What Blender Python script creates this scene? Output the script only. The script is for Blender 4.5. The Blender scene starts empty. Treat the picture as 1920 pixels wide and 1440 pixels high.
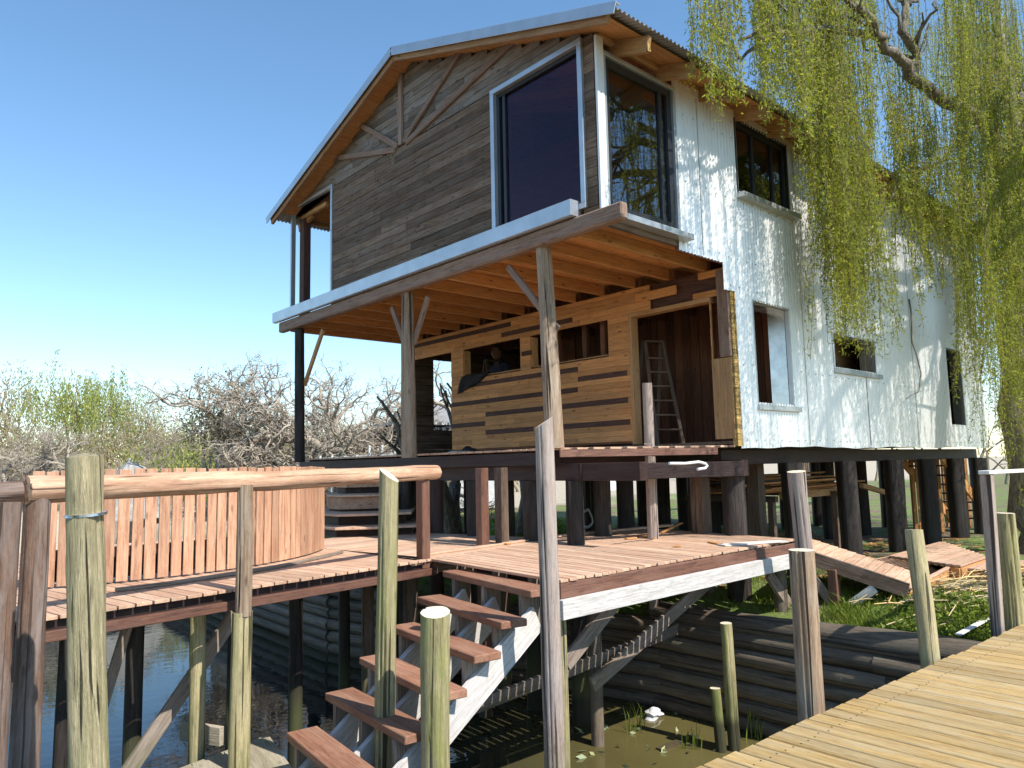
import bpy, math, random
from mathutils import noise as mnoise
import numpy as np
from mathutils import Vector
R_ = math.radians
random.seed(7); rng = np.random.default_rng(7)
S = bpy.context.scene
COL = S.collection
# ------------------------------------------------------------------ camera
_f = 1403.0
def _d(vx, vy):
    v = np.array([vx-960, -(vy-720), -_f]); return v/np.linalg.norm(v)
_X = _d(2540, 840); _Y = _d(-300, 900)
_M = _X+_Y; _M /= np.linalg.norm(_M); _N = _X-_Y; _N -= _N.dot(_M)*_M; _N /= np.linalg.norm(_N)
_X = (_M+_N)/2**.5; _Y = (_M-_N)/2**.5; _Z = np.cross(_X, _Y)
ROT = np.array([_X, _Y, _Z]); EYE = np.array([0, 0, 1.6]); FWD = ROT@np.array([0, 0, -1.])
cd = bpy.data.cameras.new('camera'); cam = bpy.data.objects.new('camera', cd); COL.objects.link(cam)
from mathutils import Matrix
m4 = Matrix.Identity(4)
for i in range(3):
    for j in range(3): m4[i][j] = float(ROT[i][j])
    m4[i][3] = float(EYE[i])
cam.matrix_world = m4
cd.sensor_width = 36; cd.lens = _f/1920*36; cd.clip_start = .05; cd.clip_end = 3000
S.camera = cam
def ray(px, py): return ROT@np.array([px-960, -(py-720), -_f])
def Ux(px, py, x): r = ray(px, py); return EYE+r*(x/r[0])
def Uy(px, py, y): r = ray(px, py); return EYE+r*(y/r[1])
def Uz(px, py, z): r = ray(px, py); return EYE+r*((z-1.6)/r[2])
def UD(px, py, D): return EYE+ray(px, py)*D/_f
# ------------------------------------------------------------------ world, sun, exposure
SUN_EL = 48.0; SUNV = Vector((0.10, -1.0, 0)).normalized()
w = bpy.data.worlds.new('World'); S.world = w; w.use_nodes = True
nt = w.node_tree; bg = nt.nodes['Background']
sky = nt.nodes.new('ShaderNodeTexSky'); sky.sky_type = 'NISHITA'; sky.sun_disc = False
sky.sun_elevation = R_(SUN_EL); sky.sun_rotation = R_(174); sky.air_density = 1.0; sky.dust_density = .1; sky.ozone_density = 2.2
hs0 = nt.nodes.new('ShaderNodeHueSaturation'); hs0.inputs['Saturation'].default_value = 1.1; hs0.inputs['Hue'].default_value = .494; nt.links.new(sky.outputs[0], hs0.inputs['Color']); nt.links.new(hs0.outputs[0], bg.inputs[0]); bg.inputs[1].default_value = 0.148
sl = bpy.data.lights.new('sun', 'SUN'); sl.energy = 4.6; sl.angle = R_(.5); sl.color = (1, .94, .86)
so = bpy.data.objects.new('sun', sl); COL.objects.link(so)
tos = Vector((SUNV.x*math.cos(R_(SUN_EL)), SUNV.y*math.cos(R_(SUN_EL)), math.sin(R_(SUN_EL))))
so.rotation_euler = tos.to_track_quat('Z', 'Y').to_euler(); so.location = (0, -5, 30)
S.view_settings.view_transform = 'Standard'; S.view_settings.look = 'None'
S.view_settings.exposure = 0.66; S.view_settings.gamma = 1
S.cycles.max_bounces = 8; S.cycles.diffuse_bounces = 4; S.cycles.transparent_max_bounces = 12
# ------------------------------------------------------------------ materials
def mat_new(name):
    m = bpy.data.materials.new(name); m.use_nodes = True
    return m, m.node_tree, m.node_tree.nodes['Principled BSDF']
def ramp(nt, fac, stops):
    r = nt.nodes.new('ShaderNodeValToRGB'); e = r.color_ramp.elements
    while len(e) < len(stops): e.new(.5)
    for k, (p, c) in enumerate(stops): e[k].position = p; e[k].color = (*c, 1) if len(c) == 3 else c
    nt.links.new(fac, r.inputs[0]); return r.outputs[0]
def mixc(nt, fac, a, b, mode='MIX'):
    n = nt.nodes.new('ShaderNodeMix'); n.data_type = 'RGBA'; n.blend_type = mode
    for sock, val in ((n.inputs[0], fac), (n.inputs[6], a), (n.inputs[7], b)):
        if isinstance(val, (int, float)): sock.default_value = val
        elif isinstance(val, tuple): sock.default_value = (*val, 1)
        else: nt.links.new(val, sock)
    return n.outputs[2]
def noise(nt, vec, scale, detail=4, rough=.6, dist=0):
    n = nt.nodes.new('ShaderNodeTexNoise'); n.inputs['Scale'].default_value = scale
    n.inputs['Detail'].default_value = detail; n.inputs['Roughness'].default_value = rough; n.inputs['Distortion'].default_value = dist
    if vec is not None: nt.links.new(vec, n.inputs['Vector'])
    return n.outputs['Fac']
def mapping(nt, vec, sc, loc=(0, 0, 0)):
    n = nt.nodes.new('ShaderNodeMapping'); n.inputs['Scale'].default_value = sc; n.inputs['Location'].default_value = loc
    nt.links.new(vec, n.inputs['Vector']); return n.outputs[0]
def attr(nt, name, out='Vector'):
    n = nt.nodes.new('ShaderNodeAttribute'); n.attribute_name = name; return n.outputs[out]
def bump(nt, h, strength, dist, bsdf):
    b = nt.nodes.new('ShaderNodeBump'); b.inputs['Strength'].default_value = strength; b.inputs['Distance'].default_value = dist
    nt.links.new(h, b.inputs['Height']); nt.links.new(b.outputs[0], bsdf.inputs['Normal'])
def maprange(nt, v, a, b, c, d):
    n = nt.nodes.new('ShaderNodeMapRange')
    for i, x in enumerate((a, b, c, d)): n.inputs[i+1].default_value = x
    nt.links.new(v, n.inputs[0]); return n.outputs[0]
def wood(name, c1, c2, stain=None, stain_amt=.5, var=.3, rough=.72, knots=.5, grain=1.0, cracks=0, green=None, bumps=.5, spec=.3, tint=None, tide=True):
    m, nt, b = mat_new(name)
    g = attr(nt, 'gco'); rnd = attr(nt, 'rnd', 'Fac')
    gr = noise(nt, mapping(nt, g, (1.9*grain, 34*grain, 34*grain)), 1.6, 8, .72, .12)
    col = ramp(nt, gr, [(.37, tuple(.8*x for x in c2)), (.6, c1)])
    fine = noise(nt, mapping(nt, g, (4, 150, 150)), 1.2, 3, .7)
    col = mixc(nt, maprange(nt, fine, .35, .75, 0, .55), col, tuple(.55*x for x in c2))
    spk = noise(nt, mapping(nt, g, (14, 46, 46)), 1.5, 5, .8)
    col = mixc(nt, maprange(nt, spk, .54, .72, 0, .55), col, tuple(.42*x for x in c2))
    col = mixc(nt, maprange(nt, spk, .46, .30, 0, .35), col, tuple(min(.9, 1.25*x) for x in c1))
    blot = noise(nt, mapping(nt, g, (1.3, 7, 7)), 1.3, 5, .68, .4)
    if stain: col = mixc(nt, maprange(nt, blot, .42, .66, 0, stain_amt), col, stain)
    if tint is not None: col = mixc(nt, maprange(nt, rnd, .0, 1, 0, .8), col, tint)
    if knots:
        v = nt.nodes.new('ShaderNodeTexVoronoi'); v.inputs['Scale'].default_value = 1
        nt.links.new(mapping(nt, g, (3.0, 9, 9)), v.inputs['Vector'])
        col = mixc(nt, maprange(nt, v.outputs['Distance'], .07, .17, knots, 0), col, tuple(.22*x for x in c2))
    if cracks:
        ck = noise(nt, mapping(nt, g, (.45, 26, 26)), 1.0, 2, .5, .2)
        ckf = maprange(nt, ck, .60, .64, 0, cracks)
        col = mixc(nt, ckf, col, tuple(.12*x for x in c2))
    if green:
        gn = noise(nt, mapping(nt, g, (.7, 3.5, 3.5)), 1.4, 5, .65)
        col = mixc(nt, maprange(nt, gn, .48, .68, 0, .75), col, green)
    tcw = nt.nodes.new('ShaderNodeTexCoord'); sxw = nt.nodes.new('ShaderNodeSeparateXYZ'); nt.links.new(tcw.outputs['Object'], sxw.inputs[0])
    if tide:
        wn = nt.nodes.new('ShaderNodeMath'); wn.operation = 'ADD'; nt.links.new(sxw.outputs[2], wn.inputs[0]); nt.links.new(maprange(nt, blot, 0, 1, -.35, .35), wn.inputs[1])
        col = mixc(nt, maprange(nt, wn.outputs[0], -.55, -1.0, 0, .6), col, (.10, .115, .045))
        col = mixc(nt, maprange(nt, sxw.outputs[2], -1.12, -1.22, 0, .85), col, (.035, .032, .02))
    val = maprange(nt, rnd, 0, 1, 1-var, 1+var*.7)
    hs = nt.nodes.new('ShaderNodeHueSaturation'); nt.links.new(col, hs.inputs['Color']); nt.links.new(val, hs.inputs['Value'])
    nt.links.new(hs.outputs[0], b.inputs['Base Color'])
    b.inputs['Roughness'].default_value = rough; b.inputs['Specular IOR Level'].default_value = spec
    ad = nt.nodes.new('ShaderNodeMath'); ad.operation = 'ADD'; nt.links.new(gr, ad.inputs[0]); nt.links.new(fine, ad.inputs[1])
    h = ad.outputs[0]
    if cracks:
        sb = nt.nodes.new('ShaderNodeMath'); sb.operation = 'SUBTRACT'; nt.links.new(h, sb.inputs[0]); nt.links.new(ckf, sb.inputs[1]); h = sb.outputs[0]
    bump(nt, h, bumps, .010, b)
    return m
def plain(name, c, rough=.6, metal=0, nz=.15, scale=6, spec=.5, b_=.1):
    m, nt, b = mat_new(name)
    tc = nt.nodes.new('ShaderNodeTexCoord')
    n = noise(nt, tc.outputs['Object'], scale, 5, .65)
    col = ramp(nt, n, [(.3, tuple(x*(1-nz) for x in c)), (.7, tuple(min(1, x*(1+nz)) for x in c))])
    nt.links.new(col, b.inputs['Base Color']); b.inputs['Roughness'].default_value = rough
    b.inputs['Metallic'].default_value = metal; b.inputs['Specular IOR Level'].default_value = spec
    if b_: bump(nt, n, b_, .01, b)
    return m
M = {}
M['gable'] = wood('weathered_gable_boards', (0.253, 0.162, 0.101), (0.096, 0.060, 0.040), (0.223, 0.180, 0.145), .7, .45, knots=.85, rough=.8)
M['gable_grey'] = wood('weathered_grey_boards', (0.261, 0.194, 0.144), (0.113, 0.083, 0.063), (0.225, 0.216, 0.211), .8, .4, knots=.85, rough=.8)
M['pine'] = wood('fresh_pine', (.62, .36, .15), (.42, .20, .075), (.50, .34, .2), .5, .22, knots=.8)
M['pine_pale'] = wood('pale_pine_boards', (0.734, 0.360, 0.134), (0.530, 0.234, 0.077), (0.469, 0.259, 0.128), .55, .22, knots=.8)
M['orange'] = wood('orange_joist_wood', (0.726, 0.341, 0.110), (0.506, 0.209, 0.061), (0.550, 0.308, 0.143), .5, .25, knots=.8)
M['barge'] = wood('barge_board_wood', (.44, .24, .11), (.27, .14, .06), (.36, .24, .16), .5, .2, knots=.7)
M['landing'] = wood('pale_landing_boards', (.62, .53, .40), (.42, .35, .25), (.40, .36, .30), .6, .15, knots=.4)
M['darkstripe'] = wood('dark_stained_boards', (.12, .058, .042), (.06, .03, .024), None, 0, .25, knots=0)
M['beamgrey'] = wood('greyed_beam', (0.360, 0.240, 0.174), (0.204, 0.120, 0.084), (0.312, 0.252, 0.216), .5, .2, knots=.7)
M['deck'] = wood('reddish_decking', (0.701, 0.442, 0.294), (0.513, 0.293, 0.186), (0.608, 0.466, 0.338), .6, .2, knots=.45, grain=.8)
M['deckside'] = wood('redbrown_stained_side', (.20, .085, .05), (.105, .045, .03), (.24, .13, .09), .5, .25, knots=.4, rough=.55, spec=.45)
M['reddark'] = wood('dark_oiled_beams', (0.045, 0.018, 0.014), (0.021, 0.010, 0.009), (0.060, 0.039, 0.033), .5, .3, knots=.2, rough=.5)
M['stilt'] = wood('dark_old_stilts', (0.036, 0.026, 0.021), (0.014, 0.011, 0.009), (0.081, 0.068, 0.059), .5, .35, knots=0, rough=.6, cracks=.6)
M['stilt_brown'] = wood('brown_stilts', (0.192, 0.126, 0.084), (0.090, 0.058, 0.041), (0.240, 0.186, 0.144), .5, .3, knots=.3, cracks=.6)
M['picket'] = wood('picket_wood', (0.614, 0.349, 0.215), (0.439, 0.221, 0.132), (0.659, 0.430, 0.287), .5, .2, knots=.6, grain=.8)
M['whitewood'] = wood('whitewashed_wood', (.78, .75, .71), (.58, .54, .49), (.48, .44, .41), .5, .12, knots=.35)
M['blocks'] = wood('weathered_blocks', (0.406, 0.312, 0.239), (0.189, 0.138, 0.102), (0.290, 0.261, 0.232), .6, .3, knots=.5)
M['tread'] = wood('redbrown_treads', (0.378, 0.185, 0.110), (0.252, 0.110, 0.066), (0.420, 0.260, 0.176), .5, .15, knots=.2, grain=.8)
M['jetty'] = wood('treated_yellow_decking', (.54, .37, .15), (.36, .23, .085), (.42, .34, .21), .8, .22, knots=.25, grain=.9)
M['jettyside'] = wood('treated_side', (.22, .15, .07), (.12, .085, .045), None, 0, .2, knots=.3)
M['postgreen'] = wood('treated_green_post', (0.571, 0.484, 0.263), (0.328, 0.289, 0.146), (0.471, 0.403, 0.246), .5, .1, knots=.5, cracks=.9, green=(0.286, 0.296, 0.095), bumps=.8)
M['postmoss'] = wood('mossy_post', (0.513, 0.441, 0.230), (0.297, 0.259, 0.115), (0.405, 0.350, 0.218), .4, .1, knots=.2, cracks=.9, green=(0.230, 0.285, 0.035), bumps=.8)
M['postold'] = wood('old_fat_post', (0.656, 0.556, 0.330), (0.355, 0.297, 0.170), (0.315, 0.285, 0.170), .6, .1, knots=.6, cracks=1.0, green=(0.289, 0.285, 0.117), bumps=1.0)
M['postgrey'] = wood('grey_post', (0.504, 0.399, 0.336), (0.336, 0.259, 0.217), (0.420, 0.378, 0.350), .5, .1, knots=.4, cracks=.9)
M['postbrown'] = wood('brown_round_post', (0.390, 0.273, 0.176), (0.221, 0.150, 0.098), (0.390, 0.332, 0.260), .6, .1, knots=.5, cracks=1.0)
M['logred'] = wood('red_log', (0.211, 0.128, 0.086), (0.118, 0.068, 0.049), (0.266, 0.228, 0.205), .7, .2, knots=.3, cracks=.7)
M['lograil'] = wood('peeled_log_rail', (0.713, 0.473, 0.317), (0.506, 0.304, 0.190), (0.368, 0.192, 0.117), .9, .1, knots=.3, cracks=.8, grain=.6)
M['endgrain'] = plain('end_grain', (.62, .54, .40), .8, nz=.15, scale=25)
M['darklog'] = wood('dark_wet_logs', (0.237, 0.180, 0.129), (0.104, 0.080, 0.061), (0.190, 0.180, 0.133), .5, .3, knots=.2, cracks=.6, tide=False)
M['ladder'] = wood('ladder_wood', (0.187, 0.126, 0.091), (0.116, 0.074, 0.051), (0.223, 0.167, 0.129), .4, .15, knots=.2)
M['ply'] = wood('plywood', (.46, .28, .13), (.34, .19, .08), (.36, .24, .14), .5, .12, knots=.3, grain=.5)
M['inner'] = wood('inner_red_boards', (0.300, 0.128, 0.068), (0.150, 0.060, 0.038), (0.225, 0.105, 0.068), .5, .4, knots=.4)
M['yellowend'] = wood('board_ends', (.46, .31, .10), (.22, .14, .05), (.5, .36, .14), .5, .5, knots=.2)
M['galv'] = plain('galvanised_flashing', (.50, .53, .56), .33, .65, .12, 3, b_=.04)
M['zinc'] = plain('bright_zinc_reveal', (.60, .64, .68), .25, .8, .2, 4, b_=.1)
M['blackframe'] = plain('black_window_frame', (.02, .021, .024), .35, 0, .1)
M['whitemetal'] = plain('white_corner_metal', (.70, .72, .72), .4, .15, .08, 4)
M['steel'] = plain('steel_band', (.62, .63, .65), .35, 1.0, .2, 20)
def siding_mat():
    m, nt, b = mat_new('corrugated_steel')
    tc = nt.nodes.new('ShaderNodeTexCoord'); o = tc.outputs['Object']
    n1 = noise(nt, mapping(nt, o, (.7, .7, .18)), 2.0, 5, .6); n2 = noise(nt, mapping(nt, o, (22, 22, .8)), 1.3, 3, .6)
    col = ramp(nt, n1, [(.3, (.74, .735, .71)), (.7, (.85, .84, .81))])
    col = mixc(nt, maprange(nt, n2, .5, .8, 0, .15), col, (.50, .51, .48))
    n3 = noise(nt, mapping(nt, o, (3, 3, 1.2)), 1.5, 6, .7)
    col = mixc(nt, maprange(nt, n3, .62, .8, 0, .5), col, (.42, .38, .30))
    nt.links.new(col, b.inputs['Base Color']); b.inputs['Metallic'].default_value = .5; b.inputs['Roughness'].default_value = .36
    return m
M['siding'] = siding_mat()
M['roof'] = plain('roof_sheet', (.34, .33, .31), .5, .35, .15, 2)
def glass_mat(name, tint, base=.05, gc=(.9, .92, 1)):
    m, nt, b = mat_new(name); nt.nodes.remove(b); out = nt.nodes['Material Output']
    lw = nt.nodes.new('ShaderNodeLayerWeight'); lw.inputs[0].default_value = .5
    pw = nt.nodes.new('ShaderNodeMath'); pw.operation = 'POWER'; nt.links.new(lw.outputs['Facing'], pw.inputs[0]); pw.inputs[1].default_value = 5.0
    t = nt.nodes.new('ShaderNodeBsdfTransparent'); t.inputs[0].default_value = (*tint, 1)
    g = nt.nodes.new('ShaderNodeBsdfGlossy'); g.inputs['Roughness'].default_value = .015; g.inputs[0].default_value = (*gc, 1)
    mx = nt.nodes.new('ShaderNodeMixShader')
    nt.links.new(maprange(nt, pw.outputs[0], 0, 1, base, 1), mx.inputs[0]); nt.links.new(t.outputs[0], mx.inputs[1]); nt.links.new(g.outputs[0], mx.inputs[2])
    nt.links.new(mx.outputs[0], out.inputs[0]); return m
M['glass'] = glass_mat('window_glass', (.85, .72, .85), .03, (.85, .68, .78))
M['glass_side'] = glass_mat('side_glass', (.5, .5, .5), .16)
def bark_mat(name, c1, c2, sc=5):
    m, nt, b = mat_new(name)
    tc = nt.nodes.new('ShaderNodeTexCoord'); o = tc.outputs['Object']
    n = noise(nt, mapping(nt, o, (2.2, 2.2, .7)), sc, 6, .7, .5); n2 = noise(nt, o, sc*5, 3, .7)
    col = ramp(nt, n, [(.35, c2), (.65, c1)]); nt.links.new(mixc(nt, maprange(nt, n2, .4, .7, 0, .4), col, c2), b.inputs['Base Color'])
    b.inputs['Roughness'].default_value = .9; bump(nt, n, 1.0, .08, b); return m
M['bark'] = bark_mat('willow_bark', (.40, .35, .27), (.10, .08, .06), 9)
M['twig_olive'] = bark_mat('willow_twigs', (.24, .20, .07), (.14, .11, .05), 3)
M['twig_grey'] = bark_mat('bare_twigs', (.52, .45, .36), (.31, .265, .21), 2)
M['twig_tan'] = bark_mat('tan_twigs', (.38, .33, .23), (.25, .21, .14), 2)
def leaf_mat(name, c, trans=.4):
    m, nt, b = mat_new(name); rnd = attr(nt, 'rnd', 'Fac')
    col = ramp(nt, rnd, [(0, tuple(x*.55 for x in c)), (.5, c), (1, (min(1, c[0]*1.45), c[1]*1.25, c[2]*.9))])
    nt.links.new(col, b.inputs['Base Color']); b.inputs['Roughness'].default_value = .55; b.inputs['Specular IOR Level'].default_value = .25
    t = nt.nodes.new('ShaderNodeBsdfTranslucent'); nt.links.new(col, t.inputs[0])
    mx = nt.nodes.new('ShaderNodeMixShader'); mx.inputs[0].default_value = trans
    nt.links.new(b.outputs[0], mx.inputs[1]); nt.links.new(t.outputs[0], mx.inputs[2]); nt.links.new(mx.outputs[0], nt.nodes['Material Output'].inputs[0])
    return m
M['willow_leaf'] = leaf_mat('willow_leaves', (.31, .355, .045), .52)
M['grass'] = leaf_mat('grass_blades', (.17, .24, .035), .35)
M['scrub'] = leaf_mat('tan_scrub_leaves', (.26, .215, .125), .2)
M['straw'] = leaf_mat('dry_reed', (.50, .40, .22), .1)
M['far_green'] = leaf_mat('far_willow_leaves', (.31, .36, .11), .4)
M['olive'] = leaf_mat('olive_leaves', (.13, .15, .045), .25)
M['budyellow'] = leaf_mat('yellow_buds', (.34, .31, .17), .3)
def ground_mat():
    m, nt, b = mat_new('ground_soil_and_grass'); tc = nt.nodes.new('ShaderNodeTexCoord'); o = tc.outputs['Object']
    n = noise(nt, o, .9, 7, .65, .3); n2 = noise(nt, o, 9, 6, .75); n3 = noise(nt, o, .25, 4, .6)
    soil = ramp(nt, n2, [(.3, (.075, .052, .035)), (.5, (.17, .125, .08)), (.72, (.34, .27, .18))])
    gr = ramp(nt, n2, [(.3, (.07, .11, .02)), (.7, (.21, .30, .055))])
    col = mixc(nt, maprange(nt, n, .44, .56, 0, 1), soil, gr)
    sx = nt.nodes.new('ShaderNodeSeparateXYZ'); nt.links.new(o, sx.inputs[0])
    ad = nt.nodes.new('ShaderNodeMath'); ad.operation = 'ADD'; nt.links.new(sx.outputs[1], ad.inputs[0])
    nt.links.new(maprange(nt, n3, 0, 1, -5, 5), ad.inputs[1])
    sand = ramp(nt, n2, [(.3, (.34, .28, .20)), (.7, (.52, .46, .35))])
    col = mixc(nt, maprange(nt, ad.outputs[0], 20, 23, 0, 1), col, sand)
    nt.links.new(col, b.inputs['Base Color']); b.inputs['Roughness'].default_value = .95; bump(nt, n2, .9, .06, b); return m
M['ground'] = ground_mat()
def water_mat():
    m, nt, b = mat_new('murky_water'); tc = nt.nodes.new('ShaderNodeTexCoord'); o = tc.outputs['Object']
    n = noise(nt, mapping(nt, o, (1, 1.6, 1)), 2.2, 3, .55, .3); n2 = noise(nt, o, .5, 3, .5)
    sw = nt.nodes.new('ShaderNodeSeparateXYZ'); nt.links.new(o, sw.inputs[0])
    dp = nt.nodes.new('ShaderNodeMath'); dp.operation = 'SUBTRACT'; nt.links.new(sw.outputs[0], dp.inputs[0]); nt.links.new(maprange(nt, sw.outputs[1], 4, 8, 0, 2.5), dp.inputs[1])
    nt.links.new(mixc(nt, maprange(nt, dp.outputs[0], 2.5, 5.5, 0, 1), (.008, .014, .018), ramp(nt, n2, [(.3, (.085, .072, .026)), (.7, (.13, .11, .042))])), b.inputs['Base Color'])
    b.inputs['Roughness'].default_value = .02; b.inputs['IOR'].default_value = 1.4; b.inputs['Specular IOR Level'].default_value = .7
    bump(nt, n, .035, .10, b); return m
M['water'] = water_mat()
M['cloth_black'] = plain('black_cloth', (.012, .012, .014), .9)
M['skin'] = plain('skin', (.30, .17, .12), .5)
M['hair'] = plain('dark_hair', (.04, .03, .025), .7)
M['navy'] = plain('navy_shirt', (.02, .028, .06), .85)
M['jeans'] = plain('jeans', (.05, .06, .09), .85)
M['whiteplastic'] = plain('white_plastic', (.75, .76, .75), .4)
M['greyhose'] = plain('grey_hose', (.42, .43, .42), .5)
M['blackcable'] = plain('black_cable', (.02, .02, .02), .6)
M['rock'] = plain('pale_rock', (.50, .50, .48), .9, nz=.3, b_=.5)
M['offwhite'] = plain('white_rail_paint', (.68, .67, .64), .6)
M['tentgrey'] = plain('grey_canvas', (.30, .30, .28), .9, nz=.3)
M['darkmesh'] = plain('shade_cloth', (.05, .055, .065), .8)
M['palewall'] = plain('pale_wall', (.50, .51, .52), .7)
M['tarp'] = plain('pale_tarp', (.62, .60, .64), .6)
M['blue'] = plain('blue_plastic', (.08, .30, .55), .5)
M['greencrate'] = plain('green_plastic', (.03, .12, .06), .5)
M['pinkred'] = wood('red_painted_slats', (.42, .10, .06), (.28, .06, .04), None, 0, .2, knots=0)
M['lilypad'] = leaf_mat('floating_leaf', (.30, .36, .22), .1)
# ------------------------------------------------------------------ mesh builder
def V(p): return np.array(p, float)
def nrm(v): v = V(v); return v/np.linalg.norm(v)
class MB:
    def __init__(s): s.v = []; s.f = []; s.g = []; s.r = []; s.m = []; s.n = 0
    def add(s, vs, fs, gs, rnd, mi=0):
        s.v += [tuple(map(float, p)) for p in vs]; s.g += [tuple(map(float, p)) for p in gs]; s.r += [rnd]*len(vs)
        for f in fs: s.f.append(tuple(i+s.n for i in f)); s.m.append(mi if not isinstance(mi, dict) else 0)
        s.n += len(vs)
    def beam(s, p0, p1, wd, ht, up=(0, 0, 1), rnd=None, mi=0):
        p0 = V(p0); p1 = V(p1); a = p1-p0; L = np.linalg.norm(a); a /= L
        up = V(up)
        if abs(a.dot(up)) > .99: up = V((0, 1, 0)) if abs(a[1]) < .9 else V((1, 0, 0))
        sd = nrm(np.cross(a, up)); u = np.cross(sd, a)
        off = rng.random(3)*50; rnd = rng.random() if rnd is None else rnd
        vs = []; gs = []
        for t in (0, 1):
            for (i, j) in ((-1, -1), (1, -1), (1, 1), (-1, 1)):
                vs.append(p0+a*L*t+sd*i*wd/2+u*j*ht/2); gs.append(V((L*t, i*wd/2, j*ht/2))+off)
        s.add(vs, [(0, 3, 2, 1), (4, 5, 6, 7), (0, 1, 5, 4), (1, 2, 6, 5), (2, 3, 7, 6), (3, 0, 4, 7)], gs, rnd, mi)
        return s
    def box(s, lo, hi, axis=None, rnd=None, mi=0):
        lo = V(lo); hi = V(hi); d = hi-lo; ax = int(np.argmax(d)) if axis is None else axis
        c = (lo+hi)/2; p0 = c.copy(); p1 = c.copy(); p0[ax] = lo[ax]; p1[ax] = hi[ax]
        if ax == 0: return s.beam(p0, p1, d[1], d[2], (0, 0, 1), rnd, mi)
        if ax == 1: return s.beam(p0, p1, d[0], d[2], (0, 0, 1), rnd, mi)
        return s.beam(p0, p1, d[0], d[1], (0, 1, 0), rnd, mi)
    def pole(s, p0, p1, r0, r1, n=14, rings=9, wob=.05, cut=(0, 0), rnd=None, capmi=0, sq=0, bend=0.0, capr=.965, dome=0.0):
        p0 = V(p0); p1 = V(p1); a = p1-p0; L = np.linalg.norm(a); a /= L
        up = V((1, 0, 0)) if abs(a[0]) < .8 else V((0, 1, 0))
        sd = nrm(np.cross(a, up)); u = np.cross(sd, a); off = rng.random(3)*50; rnd = rng.random() if rnd is None else rnd
        ph = rng.random(6)*6.28; bd = rng.normal(size=2)*bend
        grooves = [(random.uniform(0, 6.28), random.uniform(.10, .22), random.uniform(-.2, .3), random.uniform(.6, 1.2)) for _ in range(5)]
        vs = []; gs = []
        for k in range(rings+1):
            t = k/rings; r = r0+(r1-r0)*t
            cx = bd*math.sin(t*math.pi)+wob*.5*r*V((math.sin(5*t+ph[0]), math.cos(4*t+ph[1])))
            for i in range(n):
                th = 2*math.pi*i/n
                nz = mnoise.noise(Vector((math.cos(th)*1.3+off[0], math.sin(th)*1.3+off[1], t*L*2.2)))*.9+mnoise.noise(Vector((math.cos(th)*4+off[0], math.sin(th)*4, t*L*7)))*.35
                gv_ = sum(gd*math.exp(-((math.sin((th-ga-.12*math.sin(3*t+ga))/2))/.035)**2)*(1 if g0 < t < g1 else 0) for ga, gd, g0, g1 in grooves) if n >= 30 else 0
                rr = r*(1+wob*nz-gv_)*(1+wob*.5*(.5*math.sin(2*th+ph[2]+t*2)+.35*math.sin(3*th+ph[3]-3*t)+.3*math.sin(9*t+ph[4]+th)))
                if sq: rr *= 1+sq*(1/max(abs(math.cos(th+.785)), abs(math.sin(th+.785)))-1)*.6
                x, y = rr*math.cos(th)+cx[0], rr*math.sin(th)+cx[1]
                if k == rings: rr *= capr
                if k == rings-1 and capr < .9: rr *= .5+.5*capr+.15
                h = L*t
                if k == rings: h += cut[0]*x+cut[1]*y
                vs.append(p0+a*h+sd*x+u*y); gs.append(V((h, x, y))+off)
        fs = [(k*n+i, k*n+(i+1) % n, (k+1)*n+(i+1) % n, (k+1)*n+i) for k in range(rings) for i in range(n)]
        s.add(vs, fs, gs, rnd)
        base = s.n-n
        tp = [s.v[base+i] for i in range(n)]; c = np.mean(tp, axis=0); gt = [s.g[base+i] for i in range(n)]
        s.add(tp+[c+a*dome], [(i, (i+1) % n, n) for i in range(n)], gt+[np.mean(gt, axis=0)], rnd, capmi)
        bt = vs[:n]; s.add(bt+[np.mean(bt, axis=0)], [((i+1) % n, i, n) for i in range(n)], gs[:n]+[np.mean(gs[:n], axis=0)], rnd, capmi)
        return s
    def tube(s, pts, rad, n=6, rnd=None):
        pts = [V(p) for p in pts]; K = len(pts)
        if np.isscalar(rad): rad = [rad]*K
        off = rng.random(3)*50; rnd = rng.random() if rnd is None else rnd
        vs = []; gs = []; L = 0; u = None
        for k in range(K):
            a = nrm(pts[min(k+1, K-1)]-pts[max(k-1, 0)]+1e-9)
            if u is None:
                up = V((0, 0, 1)) if abs(a[2]) < .9 else V((1, 0, 0)); u = nrm(np.cross(a, up))
            u = nrm(u-a*u.dot(a)); w2 = np.cross(a, u)
            if k: L += np.linalg.norm(pts[k]-pts[k-1])
            for i in range(n):
                th = 2*math.pi*i/n; x = rad[k]*math.cos(th); y = rad[k]*math.sin(th)
                vs.append(pts[k]+u*x+w2*y); gs.append(V((L, x, y))+off)
        fs = [(k*n+i, k*n+(i+1) % n, (k+1)*n+(i+1) % n, (k+1)*n+i) for k in range(K-1) for i in range(n)]
        fs += [tuple(range(n))[::-1], tuple(range((K-1)*n, K*n))]
        s.add(vs, fs, gs, rnd); return s
    def poly(s, pts, th, d=(0, 0, -1), rnd=None, gax=0):
        pts = [V(p) for p in pts]; n = len(pts); d = V(d)*th; off = rng.random(3)*50; rnd = rng.random() if rnd is None else rnd
        vs = pts+[p+d for p in pts]; gs = [np.roll(v, -gax)+off for v in vs]
        s.add(vs, [tuple(range(n)), tuple(range(2*n-1, n-1, -1))]+[(i, i+n, (i+1) % n+n, (i+1) % n) for i in range(n)], gs, rnd); return s
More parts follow.
